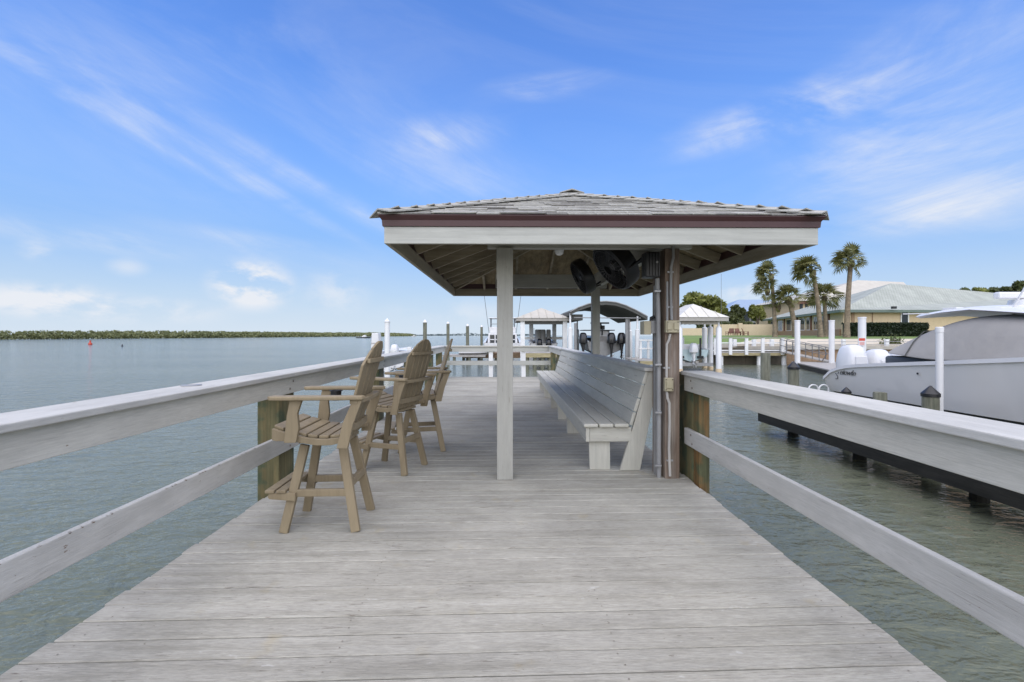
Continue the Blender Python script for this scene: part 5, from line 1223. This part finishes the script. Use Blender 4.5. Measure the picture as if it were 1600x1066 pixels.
# right front: one dark window with frame, joints in the stucco
def on_front(px0, px1, py0, py1, m, name, off=0.05, parent=None):
    def hit(px, py):
        u = (px - 800.0) / F; dx, dy = _s + u * _c, _c - u * _s
        n_ = Vector((-fv.y, fv.x, 0)); k = (wA.x * n_.x + wA.y * n_.y) / (dx * n_.x + dy * n_.y)
        return Vector((k * dx, k * dy, EYE - k * (py - HOR) / F))
    nf = Vector((fv.y, -fv.x, 0))
    pts = [hit(px0, py1), hit(px1, py1), hit(px1, py0), hit(px0, py0)]
    pts = [p + nf * 0.003 for p in pts]; q = [p + nf * off for p in pts]
    return MB().add(pts + q, [(0, 1, 2, 3), (7, 6, 5, 4), (0, 4, 5, 1), (1, 5, 6, 2), (2, 6, 7, 3), (3, 7, 4, 0)]).build(name, m, parent or hs)
f_ = on_front(1407, 1420, 487.5, 504, M['white_paint'], 'window', 0.05); on_front(1408.5, 1418, 488.5, 504, M['glass'], 'pane', 0.07, f_)
on_front(1362.6, 1363.6, 487, 523, M['brick'], 'pilaster', 0.05); on_front(1330, 1335, 487, 523, M['brick'], 'pilaster', 0.05)
q = at(1393, 481, 56.8); MB().box(q.x - 0.25, 56.3, q.z - 0.15, q.x + 0.25, 56.6, q.z + 0.15).build('floodlight', M['black'], hs)
# second house roof rising behind
h2 = thing('house', 'taller pale-roofed house rising behind the green tiled roof', 'house', (62, 84, GZ))
Yh = 86.0
a = at(1245, 470, Yh); b = at(1440, 470, Yh); pk2 = at(1352, 436, Yh + 6); pk3 = at(1412, 441, Yh + 8)
MB().box(a.x + 1, Yh + 1, GZ - 0.4, b.x - 1, Yh + 16, a.z - 0.1).build('wall', M['stucco'], h2)
uvroof('roof', [(a.x, Yh, a.z), (b.x, Yh, a.z), (b.x, Yh + 17, a.z), (a.x, Yh + 17, a.z), (pk2.x, Yh + 8, pk2.z), (pk3.x, Yh + 8, pk2.z - 0.4)], [(0, 1, 5, 4), (1, 2, 5), (2, 3, 4, 5), (3, 0, 4)], M['roof_tan'], h2)
for (p0, p1) in ((1249, 1254), (1258, 1262), (1266, 1271)):
    x0, x1 = at(p0, 480, Yh + 1).x, at(p1, 480, Yh + 1).x; MB().box(x0, Yh + 0.9, at(p0, 483, Yh).z, x1, Yh + 0.98, at(p0, 474, Yh).z).build('window', M['glass'], h2)
MB().box(a.x + 0.5, Yh + 0.4, a.z - 0.55, b.x - 0.5, Yh + 0.6, a.z - 0.05).build('fascia_board', M['brownred'], h2)
# three-storey building with blue solar roof
Yq = 125.0
h3 = thing('apartment_building', 'three-storey building with blue solar roof and dark screened balconies', 'building', (at(1170, 500, Yq).x, Yq, GZ))
a = at(1130, 486.5, Yq); b = at(1226, 486.5, Yq); r0 = at(1160, 467.5, Yq + 5); r1 = at(1215, 467.0, Yq + 5)
MB().add([(a.x, Yq, a.z), (b.x, Yq, a.z), (b.x, Yq + 16, a.z), (a.x, Yq + 16, a.z), (r0.x, Yq + 7, r0.z), (r1.x, Yq + 7, r0.z)], [(0, 1, 5, 4), (1, 2, 5), (2, 3, 4, 5), (3, 0, 4), (3, 2, 1, 0)]).build('roof', M['solar'], h3)
x0, x1 = a.x + 1.2, b.x - 1.0
MB().box(x0, Yq + 2, GZ - 0.4, x1, Yq + 15, a.z - 0.06).build('wall', M['pvc'], h3)
for fl_ in range(2):
    zf = a.z - 0.3 - fl_ * 3.0
    for k in range(4):
        xa_ = x0 + (x1 - x0) * (k + 0.06) / 4; xb_ = x0 + (x1 - x0) * (k + 0.90) / 4
        MB().box(xa_, Yq + 1.85, zf - 2.3, xb_, Yq + 1.97, zf).build('window', M['glass'], h3)
    MB().box(x0, Yq + 1.2, zf - 2.75, x1, Yq + 1.84, zf - 2.4).build('balcony_slab', M['pvc'], h3)
# garden wall
t = thing('garden_wall', 'pale beige garden wall behind the redwood chairs', 'wall', (at(1160, 520, 84).x, 84, GZ))
MB().box(at(1117, 515, 84).x, 84, GZ - 0.2, at(1212, 515, 84).x, 84.3, at(1160, 507, 84).z).build('wall', M['stucco_wall'], t)
MB().box(at(1060, 515, 84).x, 84.02, GZ - 0.2, at(1117, 515, 84).x - 0.01, 84.28, at(1160, 513, 84).z).build('lower_wall', M['stucco_wall'], t)
for px in (1118, 1156): x = at(px, 510, 83.9).x; MB().box(x - 0.35, 83.6, GZ - 0.2, x + 0.35, 83.99, at(px, 505, 83.9).z).build('pier', M['stucco_wall'], t)

# ------------------------------------------------------------------ plants
def frond_mesh(seed):
    """one fan leaf: stalk, then narrow blades spreading and drooping; along +X"""
    r = random.Random(seed); mb = MB()
    mb.bar((0, 0, 0), (0.9, 0, 0.12), 0.035, 0.02)
    n = 17
    for k in range(n):
        a = R(-100 + 200 * k / (n - 1)); ln = (1.0 - 0.32 * abs(a) / R(100)) * r.uniform(0.85, 1.1)
        base = Vector((0.85 + 0.15 * math.cos(a), 0.05 * math.sin(a), 0.12))
        d = Vector((math.cos(a), math.sin(a), 0.08)).normalized(); s = Vector((-d.y, d.x, 0)) * 0.065
        m = base + d * ln * 0.55 + Vector((0, 0, r.uniform(-0.05, 0.05))); tip = base + d * ln + Vector((0, 0, -0.25 * ln - r.uniform(0, 0.28)))
        i = len(mb.v); mb.v += [base, m - s, m + s, tip]; mb.f += [(i, i + 1, i + 2), (i + 1, i + 3, i + 2)]
    return mb.mesh('frond', M['palm_leaf'])
FR = [frond_mesh(i) for i in range(4)]
def palm(label, px, pbase, pcrown_x, pcrown_y, Y, rad_px, seed, lean_wind=0.5, nf=34, extra=None, tw=0.20):
    r = random.Random(seed)
    b = at(px, pbase, Y); c = at(pcrown_x, pcrown_y, Y); b.z = GZ - 0.15
    t = thing('palm_tree', label, 'palm tree', tuple(b), 0, 'palms in front of the green-roofed house')
    pts = []; rs = []
    for k in range(9):
        u = k / 8; p = b.lerp(c, u); p.x = b.x + (c.x - b.x) * (u ** 1.6); pts.append(p); rs.append(tw * (1.25 - 0.35 * u) * (1 + 0.35 * math.exp(-((u - 0.94) / 0.05) ** 2) - 0.0) + (0.08 if k == 0 else 0))
    MB().tube(pts, rs, 10).build('trunk', M['trunk'], t, smooth=True)
    base = Vector(t.location)
    heads = [(c, rad_px, nf)] + ([(at(*e[:2], Y), e[2], e[3]) for e in (extra or [])])
    for (cc, rp, n_) in heads:
        S = rp * Y / F / 1.95
        MB().lathe([(tw * 0.7, -0.75), (tw * 1.55, -0.35), (tw * 1.35, 0.05), (tw * 0.5, 0.22)], 10, Matrix.Translation(cc)).build('boot_cluster', M['bark'], t, smooth=True)
        for k in range(n_):
            azm = 2 * math.pi * (k * 0.618 % 1) + r.uniform(-0.2, 0.2); elv = R(-38) + R(110) * ((k + 0.5) / n_) ** 0.8
            d = Vector((math.cos(azm) * math.cos(elv), math.sin(azm) * math.cos(elv), math.sin(elv)))
            d = (d + Vector((-lean_wind * 1.5, -0.1, -0.12))).normalized()
            q = Matrix.Rotation(math.atan2(d.y, d.x), 4, 'Z') @ Matrix.Rotation(-math.asin(d.z), 4, 'Y') @ Matrix.Rotation(r.uniform(-0.9, 0.9), 4, 'X')
            o = mobj('frond', FR[k % 4], t, cc - base, q.to_euler(), (S * r.uniform(0.8, 1.15),) * 3)
palm('tall palm with two wind-bent crowns, nearest the gazebo roof', 1211, 523, 1205, 430, 52, 27, 1, 0.65, 20, [(1199, 452, 24, 17), (1216, 477, 16, 9)], 0.19)
palm('short bushy palm leaning left beside the two-crowned palm', 1243, 524, 1232, 466, 51, 27, 2, 0.3, 26, None, 0.24)
palm('tall palm with ragged crown swept left by the wind', 1282, 523, 1270, 424, 51, 34, 3, 0.75, 22, None, 0.22)
palm('short upright palm with a round crown between two tall palms', 1290, 523, 1288, 464, 52.5, 31, 4, 0.15, 25, None, 0.20)
palm('tallest palm, with a dense round crown, at the house corner', 1323, 523, 1329.5, 409, 50, 30, 5, 0.35, 32, None, 0.24)
def tree(name, label, px, pbase, Y, w_px, top_py, bot_py, mat, n=2600, seed=1, leaf=0.28, group=None, lobes=9, trunk=True):
    r = random.Random(seed); b = at(px, pbase, Y); b.z = GZ - 0.2
    hw = w_px / 2 * Y / F; zt_ = at(px, top_py, Y).z; zb_ = at(px, bot_py, Y).z
    t = thing(name, label, 'tree' if trunk else 'shrub', tuple(b), 0, group)
    cz = (zt_ + zb_) / 2; hh = (zt_ - zb_) / 2
    if trunk:
        MB().tube([b, b + Vector((0.1, 0, (zb_ - b.z) * 0.6)), Vector((b.x, b.y, cz))], [hw * 0.09 + 0.1, hw * 0.07 + 0.08, hw * 0.03 + 0.04], 8).build('trunk', M['bark'], t, smooth=True)
        for k in range(4):
            a = 2 * math.pi * k / 4 + 0.5; MB().tube([Vector((b.x, b.y, zb_ - hh * 0.2)), Vector((b.x + hw * 0.5 * math.cos(a), b.y + hw * 0.5 * math.sin(a), cz + hh * 0.3))], [hw * 0.04 + 0.05, 0.04], 6).build('limb', M['bark'], t, smooth=True)
    mb = MB()
    ls = [(r.uniform(-0.75, 0.75), r.uniform(-0.6, 0.6), r.uniform(-0.6, 0.62), r.uniform(0.28, 0.5)) for _ in range(lobes)]
    for (lx, ly, lz, lr) in ls:
        k_ = math.sqrt(max(0.1, 1 - lx * lx))
        def fn():
            while True:
                v = Vector((r.uniform(-1, 1), r.uniform(-1, 1), r.uniform(-1, 1)))
                if 0.3 < v.length < 1: break
            return (b.x + hw * (lx + lr * v.x), b.y + hw * (ly + lr * v.y), cz + hh * (lz * k_ + lr * 1.1 * v.z))
        leafquads(mb, n // lobes, fn, leaf, r)
    mb.build('crown', mat, t, recalc=False)
    return t
tree('tree', 'round green tree rising behind the white-roofed boat lift', 1092, 524, 95, 78, 458, 500, M['leaf'], 4200, 3, 0.42, None, 14)
g = 'bushy trees by the garden wall'
tree('tree', 'dark bushy tree between the white-roofed lift and the garden wall', 1106, 524, 92, 44, 494, 522, M['leaf_dark'], 2000, 4, 0.35, g)
tree('tree', 'spiky green tree in front of the solar-roofed building, left of its pair', 1152, 524, 96, 26, 477, 510, M['leaf_dark'], 1800, 5, 0.38, g)
tree('tree', 'paler green tree in front of the solar-roofed building, beside the two-crowned palm', 1184, 524, 94, 22, 472, 506, M['leaf'], 1800, 6, 0.38, g)
tree('shrub', 'low dark shrub mass along the garden wall', 1135, 522, 90, 60, 501, 514, M['leaf_dark'], 2000, 7, 0.3, g, 9, False)
g = 'trees behind the long tiled roof'
tree('tree', 'flat-topped small tree crown just over the tiled ridge, left of the dark one', 1512, 520, 110, 34, 449, 472, M['leaf_dark'], 1400, 8, 0.45, g)
tree('tree', 'rounded tree crown over the tiled ridge beside the antenna', 1533, 520, 108, 26, 446, 470, M['leaf'], 1400, 9, 0.4, g)
tree('tree', 'wide dark tree crown over the tiled ridge behind the antenna', 1560, 520, 112, 44, 447, 474, M['leaf_dark'], 2000, 10, 0.42, g)
tree('tree', 'tallest dark tree over the tiled ridge, behind the radar bar', 1600, 520, 104, 60, 438, 476, M['leaf_dark'], 3000, 11, 0.42, g)
tree('tree', 'thin strip of green tree crown just showing over the tiled ridge', 1468, 520, 112, 50, 452, 474, M['leaf'], 1400, 12, 0.4, g)
# hedge
t = thing('hedge', 'clipped dark green hedge along the beige house front', 'hedge', (at(1385, 523, 53).x, 53, 1.2))
x0, x1 = at(1326, 515, 53).x, at(1452, 515, 53).x; zt_ = at(1380, 505, 53).z
MB().box(x0 + 0.1, 53.1, 1.1, x1 - 0.1, 54.1, zt_ - 0.1).build('branches', M['hedge'], t)
mb = MB(); leafquads(mb, 5000, lambda: (random.uniform(x0, x1), random.choice((53.0, 53.05, 53.1, random.uniform(53, 54.2))), random.uniform(1.15, zt_)), 0.11); leafquads(mb, 1800, lambda: (random.uniform(x0, x1), random.uniform(53, 54.2), zt_ + random.uniform(-0.1, 0.05)), 0.11)
mb.build('foliage', M['hedge'], t, recalc=False)
q = at(1394, 531, 41.5)
t = thing('shrub', 'small grey-green shrub on the sea wall left of the canvas cover', 'shrub', (q.x, 41.5, 0.5))
mb = MB(); leafquads(mb, 500, lambda: (q.x + random.gauss(0, 0.4), 41.5 + random.gauss(0, 0.3), 0.5 + abs(random.gauss(0, 0.35))), 0.10); mb.build('foliage', M['leaf_dark'], t, recalc=False)

# ------------------------------------------------------------------ redwood chairs on the lawn
lab = ['leftmost', 'second', 'middle', 'fourth', 'rightmost']
proto = None
for i, px in enumerate((1140, 1147, 1154, 1161, 1165)):
    p = at(px, 524, 74)
    if proto is None:
        proto = thing('lawn_chair', 'x', 'chair', (0, 0, 0), 0, 'redwood lawn chairs before the garden wall')
        MB().box(-0.38, -0.35, 0.32, 0.38, 0.30, 0.38).build('seat', M['brownred'], proto, local=True)
        MB().prism([(0.20, 0.36), (0.28, 0.36), (0.62, 1.15), (0.54, 1.15)], -0.36, 0.36, 'x').build('backrest', M['brownred'], proto, local=True)
        for sx in (-1, 1):
            MB().box(sx * 0.42 - 0.06, -0.45, 0.60, sx * 0.42 + 0.06, 0.35, 0.64).build('arm', M['brownred'], proto, local=True)
            MB().box(sx * 0.42 - 0.02, -0.42, 0.0, sx * 0.42 + 0.02, -0.30, 0.598).build('leg', M['brownred'], proto, local=True)
            MB().box(sx * 0.42 - 0.02, 0.20, 0.0, sx * 0.42 + 0.02, 0.32, 0.598).build('leg', M['brownred'], proto, local=True)
        c = proto
    else: c = copy_tree(proto)
    c.location = (p.x, 74 + (i % 2) * 0.9, 1.37); c.rotation_euler.z = (i - 2) * 0.5
    c['label'] = lab[i] + ' of the five redwood chairs before the beige garden wall'

# ------------------------------------------------------------------ out on the bay
def buoy(label, px, py, h, r, mat):
    Y = (EYE - WATER) * F / (py - HOR); p = at(px, py, Y)
    t = thing('buoy', label, 'buoy', (p.x, Y, WATER))
    MB().lathe([(r * 0.7, -0.3), (r, 0.05), (r, 0.35), (r * 0.55, 0.5), (r * 0.35, h * 0.8), (r * 0.2, h)], 12).build('float', mat, t, local=True, smooth=True)
    MB().lathe([(r * 0.45, h * 0.82), (r * 0.45, h * 0.98)], 10).build('topmark', mat, t, local=True)
buoy('red channel buoy on the open water', 141, 538.6, 1.15, 0.45, M['red'])
buoy('tiny dark marker buoy right of the red buoy', 191, 541.5, 0.42, 0.18, M['bottom'])
Yf = 420.0; p = at(569, 528.4, Yf)
bt = thing('pontoon_boat', 'small far boat with white cabin and dark hull off the mangroves', 'boat', (p.x - 7, Yf, WATER), R(90))
hull_parts(bt, 14.5, 3.6, -0.3, 0.3, lambda u: 0.9 + 0.4 * u, M['bottom'], M['bottom'], M['white'], n=8)
MB().prism([(-5.0, 0.9), (-8.6, 0.9), (-8.6, 2.5), (-7.0, 2.6), (-5.2, 1.6)], -1.2, 1.2, 'x').build('cabin', M['white'], bt, local=True)
MB().box(-1.2, -9.2, 2.62, 1.2, -6.2, 2.75).build('cabin_top', M['white'], bt, local=True)
p = at(734, 525.2, 900)
bt = thing('motor_boat', 'tiny white boat speck on the far horizon beyond the pilings', 'boat', (at(643, 525, 900).x, 900, WATER), R(90))
hull_parts(bt, 9.0, 3.0, -0.3, 0.2, lambda u: 1.1 + 0.4 * u, M['white'], M['white'], M['white'], n=7)
MB().box(-1.0, -6.0, 1.0, 1.0, -3.0, 2.4).build('cabin', M['white'], bt, local=True)
# whip antenna poles rising between the boats
for (px, py0, py1, Y, lb) in ((1127, 428, 500, 33, 'thin whip antenna rising behind the right edge of the white shelter roof'),):
    a = at(px, py1, Y); b = at(px, py0, Y)
    t = thing('antenna_pole', lb, 'antenna', tuple(a)); MB().tube([a - Vector((0, 0, 2.3)), a, b], 0.012, 5).build('rod', M['alu'], t)
